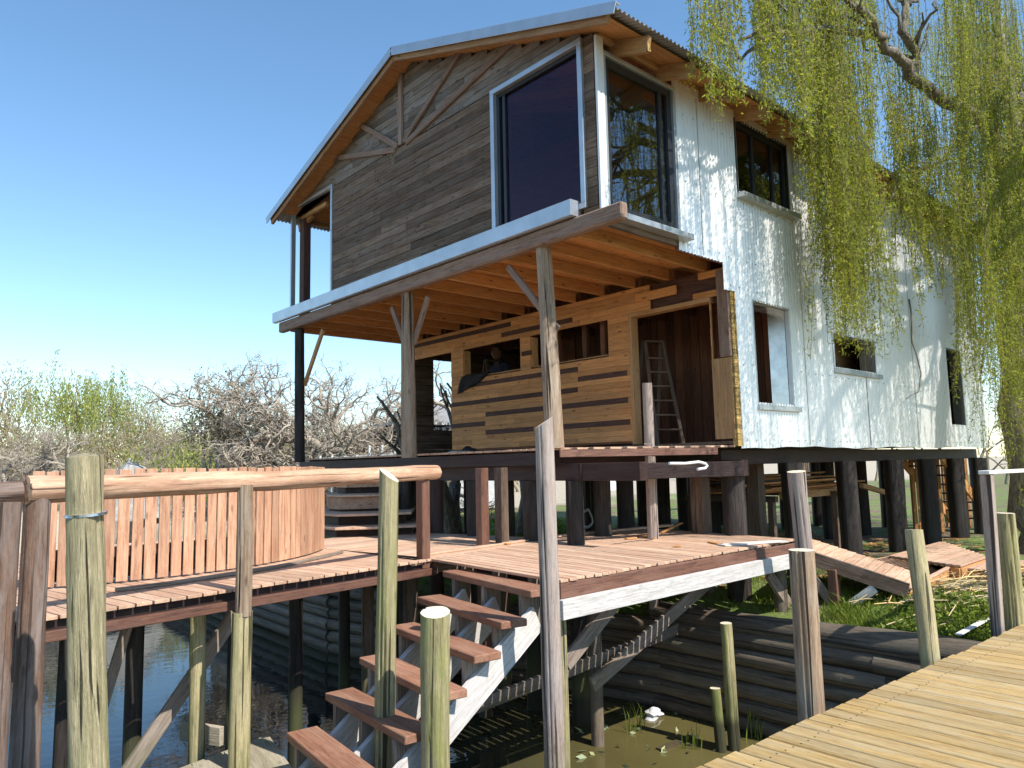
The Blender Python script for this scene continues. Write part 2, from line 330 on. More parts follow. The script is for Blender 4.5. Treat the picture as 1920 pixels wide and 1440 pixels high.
    def build(s, name, mats, parent=None, bevel=0, smooth=False, loc=None):
        me = bpy.data.meshes.new(name); me.from_pydata(s.v, [], s.f)
        if not isinstance(mats, (list, tuple)): mats = [mats]
        for m in mats: me.materials.append(m)
        a = me.attributes.new('gco', 'FLOAT_VECTOR', 'POINT'); a.data.foreach_set('vector', np.array(s.g, 'f').ravel())
        a = me.attributes.new('rnd', 'FLOAT', 'POINT'); a.data.foreach_set('value', np.array(s.r, 'f'))
        me.polygons.foreach_set('material_index', s.m)
        if smooth: me.polygons.foreach_set('use_smooth', [len(f) == 4 for f in s.f])
        me.update(); o = bpy.data.objects.new(name, me); COL.objects.link(o)
        if parent is not None:
            o.parent = parent; o.matrix_parent_inverse = Matrix.Translation(-Vector(parent_loc(parent)))
        if bevel:
            b = o.modifiers.new('edge', 'BEVEL'); b.width = bevel; b.segments = 1; b.limit_method = 'ANGLE'; b.angle_limit = R_(50)
        return o
def parent_loc(p):
    return Vector((0, 0, 0)) if p.parent is not None else Vector(p.location)
def setp(o, label=None, cat=None, group=None, kind=None):
    if label: o['label'] = label
    if cat: o['category'] = cat
    if group: o['group'] = group
    if kind: o['kind'] = kind
    return o
def thing(name, label, cat, loc=(0, 0, 0), group=None):
    o = bpy.data.objects.new(name, None); COL.objects.link(o); o.location = tuple(map(float, loc)); o.empty_display_size = .2
    return setp(o, label, cat, group)
def raw_mesh(name, vs, fs, rn, mat, parent=None, smooth=False):
    """vs (N,3) array, fs (K,c) int array, rn (N,) array"""
    me = bpy.data.meshes.new(name); c = fs.shape[1]
    me.vertices.add(len(vs)); me.vertices.foreach_set('co', vs.astype('f').ravel())
    me.loops.add(fs.size); me.loops.foreach_set('vertex_index', fs.astype('i').ravel())
    me.polygons.add(len(fs)); me.polygons.foreach_set('loop_start', np.arange(0, fs.size, c, dtype='i')); me.polygons.foreach_set('loop_total', np.full(len(fs), c, 'i'))
    me.update(calc_edges=True); me.materials.append(mat)
    a = me.attributes.new('rnd', 'FLOAT', 'POINT'); a.data.foreach_set('value', rn.astype('f'))
    o = bpy.data.objects.new(name, me); COL.objects.link(o)
    if parent is not None: o.parent = parent; o.matrix_parent_inverse = Matrix.Translation(-Vector(parent_loc(parent)))
    return o
def leaves(name, C, A, N, ln, wd, mat, parent=None, rn=None):
    """kite-shaped leaves: centre C, long axis A, side axis N"""
    n = len(C); ln = np.asarray(ln).reshape(-1, 1)*np.ones((n, 1)); wd = np.asarray(wd).reshape(-1, 1)*np.ones((n, 1))
    vs = np.stack([C-A*ln*.5, C+N*wd*.5-A*ln*.05, C+A*ln*.5, C-N*wd*.5-A*ln*.05], 1).reshape(-1, 3)
    fs = np.arange(4*n).reshape(-1, 4); rn = rng.random(n) if rn is None else rn
    return raw_mesh(name, vs, fs, np.repeat(rn, 4), mat, parent)
def rand_dirs(n):
    d = rng.normal(size=(n, 3)); return d/np.linalg.norm(d, axis=1, keepdims=True)
def perp(A):
    r = rand_dirs(len(A)); c = np.cross(A, r); return c/(np.linalg.norm(c, axis=1, keepdims=True)+1e-9)
# ================================================================== GROUND, WATER
WATER = -1.5
def wallx(y):
    return float(np.interp(y, [-50, 6.2, 8, 10, 12, 16, 22, 60], [8.05, 8.05, 7.6, 6.95, 6.5, 6.6, 6.9, 8]))
def gh(x, y):
    o = x-wallx(y)
    base = -.10-.33*max(0, 1-max(o, 0)/1.2)+.06*math.sin(1.7*x+.6*y)*math.cos(1.3*y)
    if y > 16: base += min(.7, (y-16)*.03)
    if o >= 0.1: return base
    e = max((y-25)/4, (-15-o)/4)
    if e <= 0: return -2.4
    return min(.35, -2.4+e*2.6)
offs = [-900, -300, -120, -60, -40, -30, -24, -20, -18, -17, -16, -15, -13, -9, -5, -2, -.6, 0.0, .12]+[.12+.35*i for i in range(1, 34)]+[13, 15, 18, 22, 28, 36, 50, 80, 150, 400, 1000]
ys = [-900, -300, -100, -50, -30, -20, -14, -10, -7, -5, -3, -1]+[0+.4*i for i in range(0, 45)]+[19, 20, 21, 22, 23, 24, 25, 26, 27, 28, 29, 30, 32, 35, 40, 50, 70, 100, 160, 300, 1000]
gv = []; gf = []
for y in ys:
    for o in offs:
        x = wallx(max(-20, min(30, y)))+o; z = gh(x, y) if o != 0.0 else -2.4
        jit = .03*(random.random()-.5) if o > .2 and abs(o) < 14 else 0
        gv.append((x, y, z+jit))
nc = len(offs)
for j in range(len(ys)-1):
    for i in range(nc-1): gf.append((j*nc+i, j*nc+i+1, (j+1)*nc+i+1, (j+1)*nc+i))
o = raw_mesh('ground', np.array(gv), np.array(gf), np.zeros(len(gv)), M['ground']); setp(o, kind='structure')
b = MB(); b.poly([(-60, -60, WATER), (8.02, -60, WATER), (8.02, 6.2, WATER), (7.57, 8, WATER), (6.92, 10, WATER), (6.47, 12, WATER), (6.57, 16, WATER), (6.87, 22, WATER), (8, 60, WATER), (-60, 60, WATER)], .02)
o = b.build('water', M['water']); setp(o, kind='structure')
# retaining wall of stacked logs
rw = thing('log_retaining_wall', 'retaining wall of stacked dark horizontal logs along the muddy bank', 'retaining wall', (7.9, 5, -1))
pth = [(8.0, -4), (8.0, 1.0), (8.0, 3.4), (7.98, 6.2), (7.55, 8), (6.88, 10), (6.42, 12), (6.5, 16), (6.85, 22)]
for k in range(8):
    z = -1.78+k*.185
    for (a, c) in zip(pth[:-1], pth[1:]):
        jx = random.uniform(-.02, .02)
        b = MB(); b.pole((a[0]+jx, a[1]-.05, z+random.uniform(-.01, .01)), (c[0]+jx, c[1]+.05, z+random.uniform(-.01, .01)), .10, .095, 12, 8, .05, rnd=random.random()); b.build('log', M['darklog'], rw, smooth=True)
b = MB(); b.pole((8.12, 2.2, -.30), (8.08, 6.3, -.32), .17, .13, 14, 14, .1, bend=.03); b.build('capping_log', M['darklog'], rw, smooth=True)
# ================================================================== posts
def mpost(top, bot, D0, D1, r0, r1, mat, label, cut=(0, 0), zb=-2.3, group=None, sq=0, wob=.05, bend=.01, name='mooring_post', cat='post', band=None):
    pt = UD(*top, D0); pb = UD(*bot, D1); dv = pb-pt
    e = pt+dv*((zb-pt[2])/dv[2])
    t = thing(name, label, cat, e, group)
    b = MB(); b.pole(e, pt, r0, r1, 60, 34, wob*1.5, cut, capmi=0 if band == .19 else 1, sq=sq, bend=bend, capr=.62 if band == .19 else .965, dome=.022 if band == .19 else 0); b.build('shaft', [mat, M['endgrain']], t, smooth=True)
    if band:
        q = pt+dv*band; a = nrm(pt-e)
        b = MB(); rr = r1*1.10*(1+.12*sq)
        b.pole(q-a*.007, q+a*.007, rr*1.02, rr*1.02, 40, 1, wob*.3, sq=sq, capr=1); b.build('metal_band', M['steel'], t, smooth=True)
    return t
G_ = None
mpost((158, 856), (176, 1440), 4.2, 4.1, .100, .090, M['postold'], 'fat split greenish post with steel band and domed top at far left', zb=-2.4, sq=.25, wob=.07, bend=.015, band=.19)
mpost((729, 890), (722, 1440), 5.6, 5.6, .083, .072, M['postgreen'], 'tall slender pale green post with slanted top before the steps', cut=(.5, -.5), wob=.03)
mpost((816, 1148), (816, 1440), 5.2, 5.2, .105, .098, M['postmoss'], 'short thick mossy post with pale flat top beside the steps', cut=(.1, .1), wob=.05)
mpost((1020, 792), (1038, 1440), 5.9, 5.9, .088, .072, M['postgrey'], 'tallest smooth greyish pink post with slanted top at the deck corner', cut=(-.45, .45), wob=.03)
mpost((1503, 1031), (1520, 1338), 5.25, 5.15, .098, .085, M['postbrown'], 'cracked thick brown post with flat cut top touching the yellow jetty', wob=.03, zb=-2.0)
mpost((1714, 993), (1742, 1248), 6.25, 6.05, .078, .070, M['postgreen'], 'leaning grey green knotty post beside the jetty and green weeds', wob=.04, zb=-.8)
mpost((1885, 962), (1898, 1178), 7.3, 7.2, .088, .080, M['postgreen'], 'olive round post beside the grey square handrail post', wob=.03, zb=-.8)
mpost((1493, 884), (1508, 1032), 8.3, 8.3, .088, .098, M['whitemetal'] if 0 else M['postgrey'], 'pole half covered in grey metal rising behind the cracked brown post', wob=.03, zb=-.5)
mpost((1213, 718), (1223, 988), 9.75, 9.75, .082, .062, M['postgrey'], 'pale post with wire band poking up through the porch floor', wob=.04, zb=-.6, band=.42)
mpost((1361, 1168), (1376, 1362), 8.2, 8.1, .072, .062, M['postmoss'], 'thin bright green post standing in water against the log wall', wob=.05)
mpost((1341, 1290), (1347, 1355), 8.15, 8.1, .058, .055, M['postmoss'], 'short broken stump in water beside the thin green post', wob=.05)
# ================================================================== HOUSE
H = thing('stilt_house', 'two storey timber house on stilts with corrugated steel side and open porch', 'house', (8.85, 9.2, 0))
XF = 6.28; YS = 5.42; YL = 13.3; XB = 18.95; XW = 8.85; ZF = 1.87; ZU = 4.45
def roofz(y): return 7.93-.335*abs(y-9.18)
def wall_boards(mb, fixed, axis, u0f, z0, z1, ch, holes, th, sgn, Lr=(1.4, 3.2), gap=.003, rnds=None, dark=None):
    """horizontal boards on plane; axis 1: runs along y at x=fixed, axis 0: along x at y=fixed"""
    z = z0
    while z < z1-.01:
        zt = min(z+ch, z1); lo, hi = u0f((z+zt)/2)
        segs = [(lo, hi)]
        for (a, c, zz0, zz1) in holes:
            if zt > zz0+.01 and z < zz1-.01:
                ns = []
                for (p, q) in segs:
                    if c <= p or a >= q: ns.append((p, q)); continue
                    if a > p: ns.append((p, a))
                    if c < q: ns.append((c, q))
                segs = ns
        for (p, q) in segs:
            u = p
            while u < q-.02:
                e = min(q, u+random.uniform(*Lr))
                if q-e < .3: e = q
                t = th+random.uniform(-.004, .004)
                f0, f1 = (fixed, fixed+sgn*t) if sgn > 0 else (fixed-t, fixed)
                if axis == 1: mb.box((f0, u+gap/2, z+gap/2), (f1, e-gap/2, zt-gap/2), 1)
                else: mb.box((u+gap/2, f0, z+gap/2), (e-gap/2, f1, zt-gap/2), 0)
                u = e
        z = zt
# --- gable wall
FW = Ux(930, 178, 6.25); wy0, wy1, wz0, wz1 = 5.67, 7.19, 4.60, 6.53       # tall front window
sy0 = float(Ux(622, 360, 6.25)[1]); sy1 = 13.22; sz1 = 6.60                # open corner window
ZG = 6.62
holes = [(wy0, wy1, wz0-.3, wz1), (sy0, YL+.1, 4.0, sz1)]
b = MB(); wall_boards(b, XF, 1, lambda z: (YS+.02, YL), 4.3, ZG-.03, .115, holes, .035, -1, gap=.006); b.build('gable_wall', M['gable'], H)
def gy(z):
    h = (7.93-.07-z)/.335; return (max(YS+.02, 9.18-h), min(YL, 9.18+h))
b = MB(); wall_boards(b, XF, 1, gy, ZG, 7.85, .115, [], .014, -1, (.9, 2.4), .006); b.build('upper_gable_wall', M['gable_grey'], H)
b = MB(); b.poly([(XF+.03, YS+.03, 4.3), (XF+.03, wy0, 4.3), (XF+.03, wy0, wz1), (XF+.03, wy1, wz1), (XF+.03, wy1, 4.3), (XF+.03, sy0, 4.3), (XF+.03, sy0, sz1), (XF+.03, YL, sz1), (XF+.03, YL, roofz(YL)-.08), (XF+.03, 9.18, 7.8), (XF+.03, YS+.03, roofz(YS)-.08)], .05, (1, 0, 0)); b.build('gable_backing', M['gable'], H)
b = MB()
y = wy1+.25
while y < sy0-.1:
    b.box((XF-.04, y, ZG-.03), (XF, y+.03, ZG)); y += .42
b.box((XF-.032, wy1, ZG-.035), (XF-.001, sy0, ZG-.027)); b.build('gap_batten', M['gable_grey'], H)
b = MB(); z = 4.36
while z < 6.5:
    y = 5.62
    while y < sy0-.12:
        if not (wy0-.1 < y < wy1+.1): b.box((XF-.0405, y-.006+random.uniform(-.01, .01), z-.012), (XF-.036, y+.006, z), 2)
        y += .46
    z += .0575
b.build('nail_heads', M['blackframe'], H)['kind'] = 'stuff'
# gable struts
for (a, c, wd) in (((751, 112), (751, 272), .09), ((664, 228), (746, 274), .09), ((608, 300), (742, 281), .09), ((866, 92), (757, 266), .085), ((968, 72), (762, 268), .09)):
    p = Ux(*a, XF-.04); q = Ux(*c, XF-.04); b = MB(); b.beam(p, q, .045, wd, (1, 0, 0)); 
    b = MB(); b.beam(p, q, wd, .045, (1, 0, 0)); b.build('gable_strut', M['beamgrey'], H, .004)
# --- windows
def bar(mb, O, U, Wd, u0, u1, v0, v1, d0, d1, N):
    O = V(O); U = V(U); W_ = V((0, 0, 1)); N = V(N)
    c = O+U*(u0+u1)/2+W_*(v0+v1)/2+N*(d0+d1)/2
    if u1-u0 > v1-v0: mb.beam(c-U*(u1-u0)/2, c+U*(u1-u0)/2, abs(d1-d0), v1-v0, (0, 0, 1))
    else: mb.beam(c-W_*(v1-v0)/2, c+W_*(v1-v0)/2, u1-u0, abs(d1-d0), N)
def window(O, U, N, w_, h_, fw, mat, proud=.05, deep=.08, inner=None, innerw=.05, pane=None, mull=(), label=None, sill=None, reveal=None):
    mb = MB()
    bar(mb, O, U, 0, -fw, w_+fw, h_, h_+fw, -deep, proud, N); bar(mb, O, U, 0, -fw, w_+fw, -fw, 0, -deep, proud, N)
    bar(mb, O, U, 0, -fw, 0, 0, h_, -deep, proud, N); bar(mb, O, U, 0, w_, w_+fw, 0, h_, -deep, proud, N)
    f = mb.build('window', mat, H, .004)
    if label: f['label'] = label
    if inner:
        mb = MB(); iw = innerw
        bar(mb, O, U, 0, 0, w_, h_-iw, h_, -deep-.02, -.01, N); bar(mb, O, U, 0, 0, w_, 0, iw, -deep-.02, -.01, N)
        bar(mb, O, U, 0, 0, iw, iw, h_-iw, -deep-.02, -.01, N); bar(mb, O, U, 0, w_-iw, w_, iw, h_-iw, -deep-.02, -.01, N)
        for m_ in mull: bar(mb, O, U, 0, m_-.025, m_+.025, iw, h_-iw, -deep-.01, -.02, N)
        mb.build('sash', inner, f, .003)
    if pane:
        mb = MB(); c = V(O)+V(U)*w_/2+V((0, 0, h_/2))-V(N)*.05
        mb.beam(c-V((0, 0, h_/2-.02)), c+V((0, 0, h_/2-.02)), w_-.04, .006, N); mb.build('pane', pane, f)
    if sill:
        mb = MB(); bar(mb, O, U, 0, -fw-.03, w_+fw+.10, -fw-.075, -fw-.002, -.03, proud+sill, N); mb.build('sill', M['galv'], f, .003)
    if reveal:
        mb = MB(); bar(mb, O, U, 0, w_-.012, w_-.001, .0, h_, -reveal, -deep-.001, N); bar(mb, O, U, 0, 0.001, w_-.013, h_-.012, h_-.001, -reveal, -deep-.001, N); mb.build('reveal', M['zinc'], f)
    return f
window((XF-.03, wy1, wz0), (0, -1, 0), (-1, 0, 0), wy1-wy0, wz1-wz0, .07, M['galv'], .05, .10, M['blackframe'], .05, M['glass'], (.13,), 'tall fixed front window')
window((XF-.03, sy1, 4.6), (0, -1, 0), (-1, 0, 0), sy1-sy0, sz1-4.6, .05, M['galv'], .03, .06, label='open unglazed corner window')
window((6.40, YS, 4.50), (1, 0, 0), (0, -1, 0), 1.30, 1.86, .05, M['galv'], .03, .12, M['blackframe'], .09, M['glass_side'], (1.08,), 'tall side window of the corner', sill=.12)
window((9.18, YS, 5.36), (1, 0, 0), (0, -1, 0), 1.42, 1.05, .035, M['blackframe'], .02, .10, M['blackframe'], .06, M['glass_side'], (.5, 1.05), 'black framed upper side window', sill=.12)
window((9.40, YS, 2.40), (1, 0, 0), (0, -1, 0), .98, 1.42, .03, M['galv'], .02, .05, label='tall open lower side window', sill=.05, reveal=.32)
window((11.78, YS, 3.07), (1, 0, 0), (0, -1, 0), 1.56, .54, .03, M['galv'], .02, .05, label='wide low open side window', sill=.05, reveal=.25)
window((16.82, YS, 2.25), (1, 0, 0), (0, -1, 0), .84, 1.58, .03, M['galv'], .02, .05, label='far open side window behind willow', reveal=.2)
# dark post in the open corner
b = MB(); b.box((6.42, 13.10, 4.45), (6.56, 13.28, 6.7)); b.build('corner_post', M['darkstripe'], H)
b = MB(); b.box((6.30, YL-.04, 6.62), (8.3, YL+.02, 6.75)); b.box((6.5, YL-.04, 6.42), (9.0, YL+.0, 6.50)); b.box((6.4, 12.2, 6.45), (6.46, 13.2, 6.52)); b.build('eave_plate', M['pine'], H)
# front corner trims
b = MB(); b.box((XF-.045, YS-.035, 4.42), (XF+.08, YS+.0, 6.55), 2); b.build('corner_trim', M['whitemetal'], H, .004)
# --- fascia, beam
b = MB(); b.box((6.06, 5.72, 4.44), (6.075, 13.68, 4.63), 1); b.box((6.075, 5.72, 4.617), (XF-.04, 13.68, 4.63), 1); b.box((6.06, 5.705, 4.44), (XF-.04, 5.72, 4.63), 0); b.box((6.076, 5.72, 4.432), (6.14, 13.68, 4.442), 1)
b.build('metal_fascia', M['galv'], H, .003)
b = MB(); b.box((6.13, 5.02, 4.235), (6.25, 13.55, 4.43), 1); b.build('front_beam', M['beamgrey'], H, .02)
b = MB(); b.box((XF, YS+.0, 4.30), (7.70, YS+.05, 4.425), 0); b.build('side_rim_beam', M['stilt_brown'], H, .004)
b = MB(); b.box((6.26, YS+.05, 4.43), (XB, YL, 4.46)); b.build('upper_floor', M['orange'], H)
for o_ in b.v: pass
# ceiling boards + joists seen from below
b = MB(); y = YS+.06
while y < YL:
    b.box((6.25, y, 4.40), (XW+.02, y+.118, 4.425), 0); y += .12
b.build('porch_ceiling', M['orange'], H)
y = YS+.35
while y < YL-.05:
    b = MB(); b.box((6.255, y, 4.235), (XW-.02, y+.055, 4.398), 0); b.build('ceiling_joist', M['orange'], H, .004); y += .62
b = MB(); b.box((6.26, YL-.06, 4.23), (XW, YL, 4.42), 0); b.build('rim_beam', M['orange'], H)
# --- porch posts and braces
for (bx, tx, yb, yt) in (((1040, 838), (1018, 445), 1.79, 4.235), ((767, 862), (765, 545), 1.75, 4.235), ((562, 858), (562, 612), 1.75, 4.235)):
    p = Ux(*bx, 6.27); q = Ux(*tx, 6.27); p[2] = yb; q[2] = yt+.0
    dark = bx[0] < 600
    b = MB(); b.pole(p, q, .118 if not dark else .095, .092 if not dark else .085, 48, 24, .05, bend=.012); b.build('porch_post', [M['postbrown'] if not dark else M['stilt']], H, smooth=True)
for a, c, mt in (((953, 500), (1046, 618), 'beamgrey'), ((735, 576), (760, 648), 'beamgrey'), ((803, 556), (776, 645), 'beamgrey'), ((606, 618), (571, 722), 'pine')):
    p = Ux(*a, 6.34); q = Ux(*c, 6.34); b = MB(); b.beam(p, q, .085, .045, (1, 0, 0)); b.build('knee_brace', M[mt], H, .004)
# --- lower front wall
door = (5.74, 7.11, 1.5, 3.84); win1 = (9.62, 11.25, 3.31, 3.83); win2 = (7.58, 9.36, 3.28, 3.82)
def stripe_spec():
    out = []
    for (x0, y0, x1, y1) in ((780, 649, 960, 607), (942, 632, 1076, 602), (868, 722, 1086, 690), (850, 757, 1086, 731), (913, 780, 1180, 748), (850, 801, 912, 793), (913, 815, 1003, 805), (1042, 803, 1184, 793), (1086, 711, 1178, 698), (980, 668, 998, 666)):
        a = Ux(x0, y0, XW); c = Ux(x1, y1, XW); out.append((min(a[1], c[1]), max(a[1], c[1]), (a[2]+c[2])/2))
    return out
st = stripe_spec()
bp = MB(); bd = MB(); z = 1.93; ch = .083
stz = [(s0, s1, round((zz-1.93)/ch-.5)) for (s0, s1, zz) in st]
lw_holes = [door, win1, win2, (11.63, 13.4, 1.5, 3.84), (YS, 6.75, 3.86, 4.24), (6.3, 6.75, 3.8, 3.9)]
ci = 0
while z < 4.235:
    zt = min(z+ch, 4.237)
    hs = list(lw_holes)
    for (s0, s1, k) in stz:
        if k == ci:
            hs.append((s0, s1, z-.01, zt+.01)); bd.box((XW-.028, s0+.002, z+.001), (XW-.002, s1-.002, zt-.001), 1)
    wall_boards(bp, XW, 1, lambda q: (YS+.3 if q < 3.85 else YS+.02, 13.25), z, zt, ch, hs, .03, -1, (.9, 1.9), .0025)
    z = zt; ci += 1
bp.build('porch_wall', M['pine_pale'], H); bd.build('dark_stripe_board', M['darkstripe'], H)
b = MB(); b.poly([(XW+.002, 7.13, 1.9), (XW+.002, 7.13, 4.2), (XW+.002, 9.6, 4.2), (XW+.002, 9.6, 1.9)], .03, (1, 0, 0))
b = MB()
for (y0, y1, z0, z1) in ((7.2, 11.6, 1.9, 3.27), (7.2, 7.56, 3.3, 3.82), (9.38, 9.6, 3.3, 3.82), (11.28, 11.6, 3.3, 3.82), (6.8, 13.25, 3.85, 4.22)):
    b.box((XW+.003, y0, z0), (XW+.04, y1, z1), 1)
b.build('wall_lining', M['inner'], H)
for (y0, y1) in ((9.62, 11.25), (7.58, 9.36)):
    b = MB()
    b.box((XW+.0, y0+.02, 3.285), (XW+.12, y1-.02, 3.30), 1)
    for yy in (y0, y1-.02): b.box((XW-.01, yy, 3.30), (XW+.14, yy+.02, 3.82), 2)
    b.build('opening_lining', M['pine'], H)
for yy in (7.9, 8.3, 8.95): b = MB(); b.box((XW+.25, yy, 1.9), (XW+.32, yy+.09, 4.2), 2); b.build('inner_stud', M['inner'], H)
b = MB(); b.box((XW-.04, 7.11, 1.88), (XW+.12, 7.17, 3.87), 2); b.box((XW-.04, 5.72, 3.80), (XW+.12, 7.11, 3.86), 1); b.build('door_frame', M['pine'], H, .003)
# region above door: dark cut-out, big beam and short planks
b = MB(); b.box((XW+.02, 5.5, 3.86), (XW+.06, 6.95, 4.235), 1); b.build('header_backing', M['darkstripe'], H)
b = MB(); a0 = Ux(1268, 535, XW-.04); b.box((XW-.06, float(a0[1]), 4.0), (XW-.028, 7.0, 4.13), 1); b.box((XW-.03, 5.45, 4.13), (XW+.0, 5.9, 4.23), 1); b.box((XW-.03, 5.45, 3.86), (XW+.0, 6.0, 3.95), 1); b.build('header_plank', M['orange'], H, .003)
b = MB(); b.box((XW-.06, 5.43, 3.0), (XW-.0, 5.60, 4.2), 2); b.build('corner_stud', M['beamgrey'], H, .006)
b = MB(); b.box((XW-.035, 5.44, 1.90), (XW-.0, 5.74, 2.99), 2); b.build('plywood_strip', M['ply'], H)
b = MB(); z = 1.8
while z < 3.9:
    h_ = random.uniform(.05, .09); b.box((XW-.02, YS-.012, z), (XW+.13+random.uniform(-.01, .015), YS+.06, min(z+h_-.004, 3.9)), 0); z += h_
b.build('board_end_edge', M['yellowend'], H)
# left side wall lower (y = YL) with window
b = MB(); wall_boards(b, YL, 0, lambda z: (XW+.1, XB), 1.85, 4.4, .14, [(9.6, 10.6, 2.43, 3.88)], .04, 1); b.build('left_lower_wall', M['stilt_brown'], H)
b = MB(); wall_boards(b, YL, 0, lambda z: (8.3, XB), 4.3, 6.6, .14, [], .04, 1); b.build('left_upper_wall', M['gable'], H)
# interior partitions, rear wall, floor
b = MB(); b.box((XW-.0, YS+.05, 1.83), (XB, YL, 1.868), 0); b.build('lower_floor', M['stilt_brown'], H)
b = MB(); y = YS+.05
while y < 11.4:
    b.box((11.3+random.uniform(-.01, .01), y, 1.87), (11.35, y+.17, 4.4), 2); y += .178
b.build('inner_partition', M['inner'], H)
b = MB(); b.box((11.4, YS+.6, 1.9), (14.2, YS+.65, 4.4), 0); b.build('plywood_lining', M['ply'], H)
b = MB(); b.box((12.9, YS+.58, 3.06), (13.15, YS+.598, 3.30), 0); b.build('socket_cutout', M['darkstripe'], H)
b = MB(); b.box((8.6, YS+.1, 4.46), (8.66, YL-.1, 6.9), 1); b.box((8.66, 9, 4.46), (XB, 9.06, 7.9), 0); b.build('upper_partition', M['inner'], H)
b = MB(); b.box((XB-.05, YS+.1, 1.87), (XB, YL, 6.6), 1); b.poly([(XB-.05, YS, 6.6), (XB-.05, YL, 6.6), (XB-.05, 9.18, 7.85)], .05, (1, 0, 0)); b.build('rear_wall', M['gable'], H)
y = YS+.35
b = MB()
while y < YL-.05:
    b.box((XW+.1, y, 4.2), (11.3, y+.05, 4.40), 0); y += .62
b.build('room_joist', M['inner'], H)
# --- corrugated sheets
def corrugated(name, mat, P, U, Vv, N, u0, u1, vlist, keep, amp=.0145, pitch=.076, per=10, parent=H):
    P = V(P); U = V(U); Vv = V(Vv); N = V(N); n = int((u1-u0)/pitch*per)
    us = np.linspace(u0, u1, n+1); nv = len(vlist)
    vs = []
    for u in us:
        hgt = amp*math.cos(2*math.pi*u/pitch)
        for v in vlist:
            bot = .012*math.sin(u*1.9)+.006*math.sin(u*7) if (v == vlist[0]) else 0
            vs.append(P+U*u+Vv*(v+bot)+N*hgt)
    fs = [(i*nv+j, (i+1)*nv+j, (i+1)*nv+j+1, i*nv+j+1) for i in range(n) for j in range(nv-1) if keep((us[i]+us[i+1])/2, (vlist[j]+vlist[j+1])/2)]
    o = raw_mesh(name, np.array(vs), np.array(fs), np.zeros(len(vs)), mat, parent)
    o.data.polygons.foreach_set('use_smooth', [True]*len(o.data.polygons)); return o
def keep_side(u, v):
    if u < 7.72: return False
    if v < 4.255 and u < 8.68: return False
    if v < 3.89 and u < 8.84: return False
    if v < 3.89 and u < 8.89+(3.89-v)*.02: return False
    for (a, c, z0, z1) in ((9.18, 10.60, 5.36, 6.41), (9.40, 10.38, 2.40, 3.82), (11.78, 13.34, 3.07, 3.61), (16.82, 17.66, 2.25, 3.83)):
        if a < u < c and z0 < v < z1: return False
    return True
corrugated('corrugated_siding', M['siding'], (0, YS-.012, 0), (1, 0, 0), (0, 0, 1), (0, -1, 0), 7.7, XB, sorted([1.78, 2.25, 2.40, 3.07, 3.61, 3.82, 3.83, 3.89, 4.255, 5.36, 6.41, 6.62]), keep_side)
# joints between sheets
for x in (8.22, 10.78, 12.9, 15.0):
    b = MB(); b.box((x, YS-.027, 1.82 if x > 9 else 4.28), (x+.006, YS-.020, 6.4 if not(10.5 < x < 11) else 6.4), 2); b.build('sheet_joint', M['roof'], H)
b = MB(); x = 7.9
while x < 18.9:
    for z in (1.88, 2.9, 3.96, 4.36, 5.2, 6.1):
        zz = z+random.uniform(-.012, .012)
        if keep_side(x, zz) and keep_side(x+.1, zz) and keep_side(x-.1, zz): b.box((x-.008, YS-.036, zz-.008), (x+.008, YS-.026, zz+.008), 0)
    x += .228
b.build('screw_heads', M['steel'], H)['kind'] = 'stuff'
b = MB(); b.box((7.72, YS+.02, 4.26), (8.7, YS+.06, 6.6), 0); wall_boards(b, YS+.02, 0, lambda z: (XW+.1, XB), 1.85, 6.6, .5, [(9.18, 10.60, 5.36, 6.41), (9.40, 10.38, 2.40, 3.82), (11.78, 13.34, 3.07, 3.61), (16.82, 17.66, 2.25, 3.83)], .03, 1); b.build('side_lining', M['inner'], H)
# roof
sl_ = .335; cs = 1/math.hypot(1, sl_)
Lr = (9.18-4.83)/cs
corrugated('roof_sheet', M['roof'], (0, 9.18, 7.93), (1, 0, 0), (0, -cs, -sl_*cs), (0, -sl_*cs, cs), 5.9, 19.5, [0, Lr], lambda u, v: True)
corrugated('roof_sheet', M['roof'], (0, 9.18, 7.93), (1, 0, 0), (0, cs, -sl_*cs), (0, sl_*cs, cs), 5.9, 19.5, [0, (13.58-9.18)/cs], lambda u, v: True)
b = MB()
for s_ in (-1, 1):
    ye = 5.0 if s_ < 0 else 13.25
    b.poly([(5.95, 9.18, 7.885), (19.4, 9.18, 7.885), (19.4, ye, roofz(ye)-.045), (5.95, ye, roofz(ye)-.045)], .015, (0, 0, -1))
b.build('roof_underlay', M['orange'], H)
for s_ in (-1, 1):
    ye = 4.80 if s_ < 0 else 13.62
    b = MB(); b.beam((5.885, 9.18, 7.91), (5.885, ye, roofz(ye)-.02), .012, .13); b.beam((5.93, 9.18, 7.975), (5.93, ye, roofz(ye)+.045), .10, .01); b.build('barge_flashing', M['galv'], H, .002)
    b = MB(); ye2 = 4.95 if s_ < 0 else 13.5; b.beam((5.95, 9.18, 7.83), (5.95, ye2, roofz(ye2)-.10), .05, .12); b.build('barge_board', M['barge'], H, .004)
x = 6.6
while x < 19.2:
    ye = 4.93+random.uniform(-.04, .04)
    b = MB(); b.beam((x, 9.0, roofz(9.0)-.16), (x, ye, roofz(ye)-.16), .062, .19); r_ = b.build('rafter', M['pine'], H, .005)
    c = MB(); c.box((x-.028, ye-.004, roofz(ye)-.245), (x+.028, ye-.0035+.003, roofz(ye)-.075), 2); c.build('cut_end', M['yellowend'], r_)
    if x < 10 or x > 12:
        pass
    x += .87
for x in (6.5, 7.6):
    b = MB(); b.beam((x, 12.9, roofz(12.9)-.16), (x, 13.45, roofz(13.45)-.16), .06, .16); b.build('rafter', M['pine'], H)
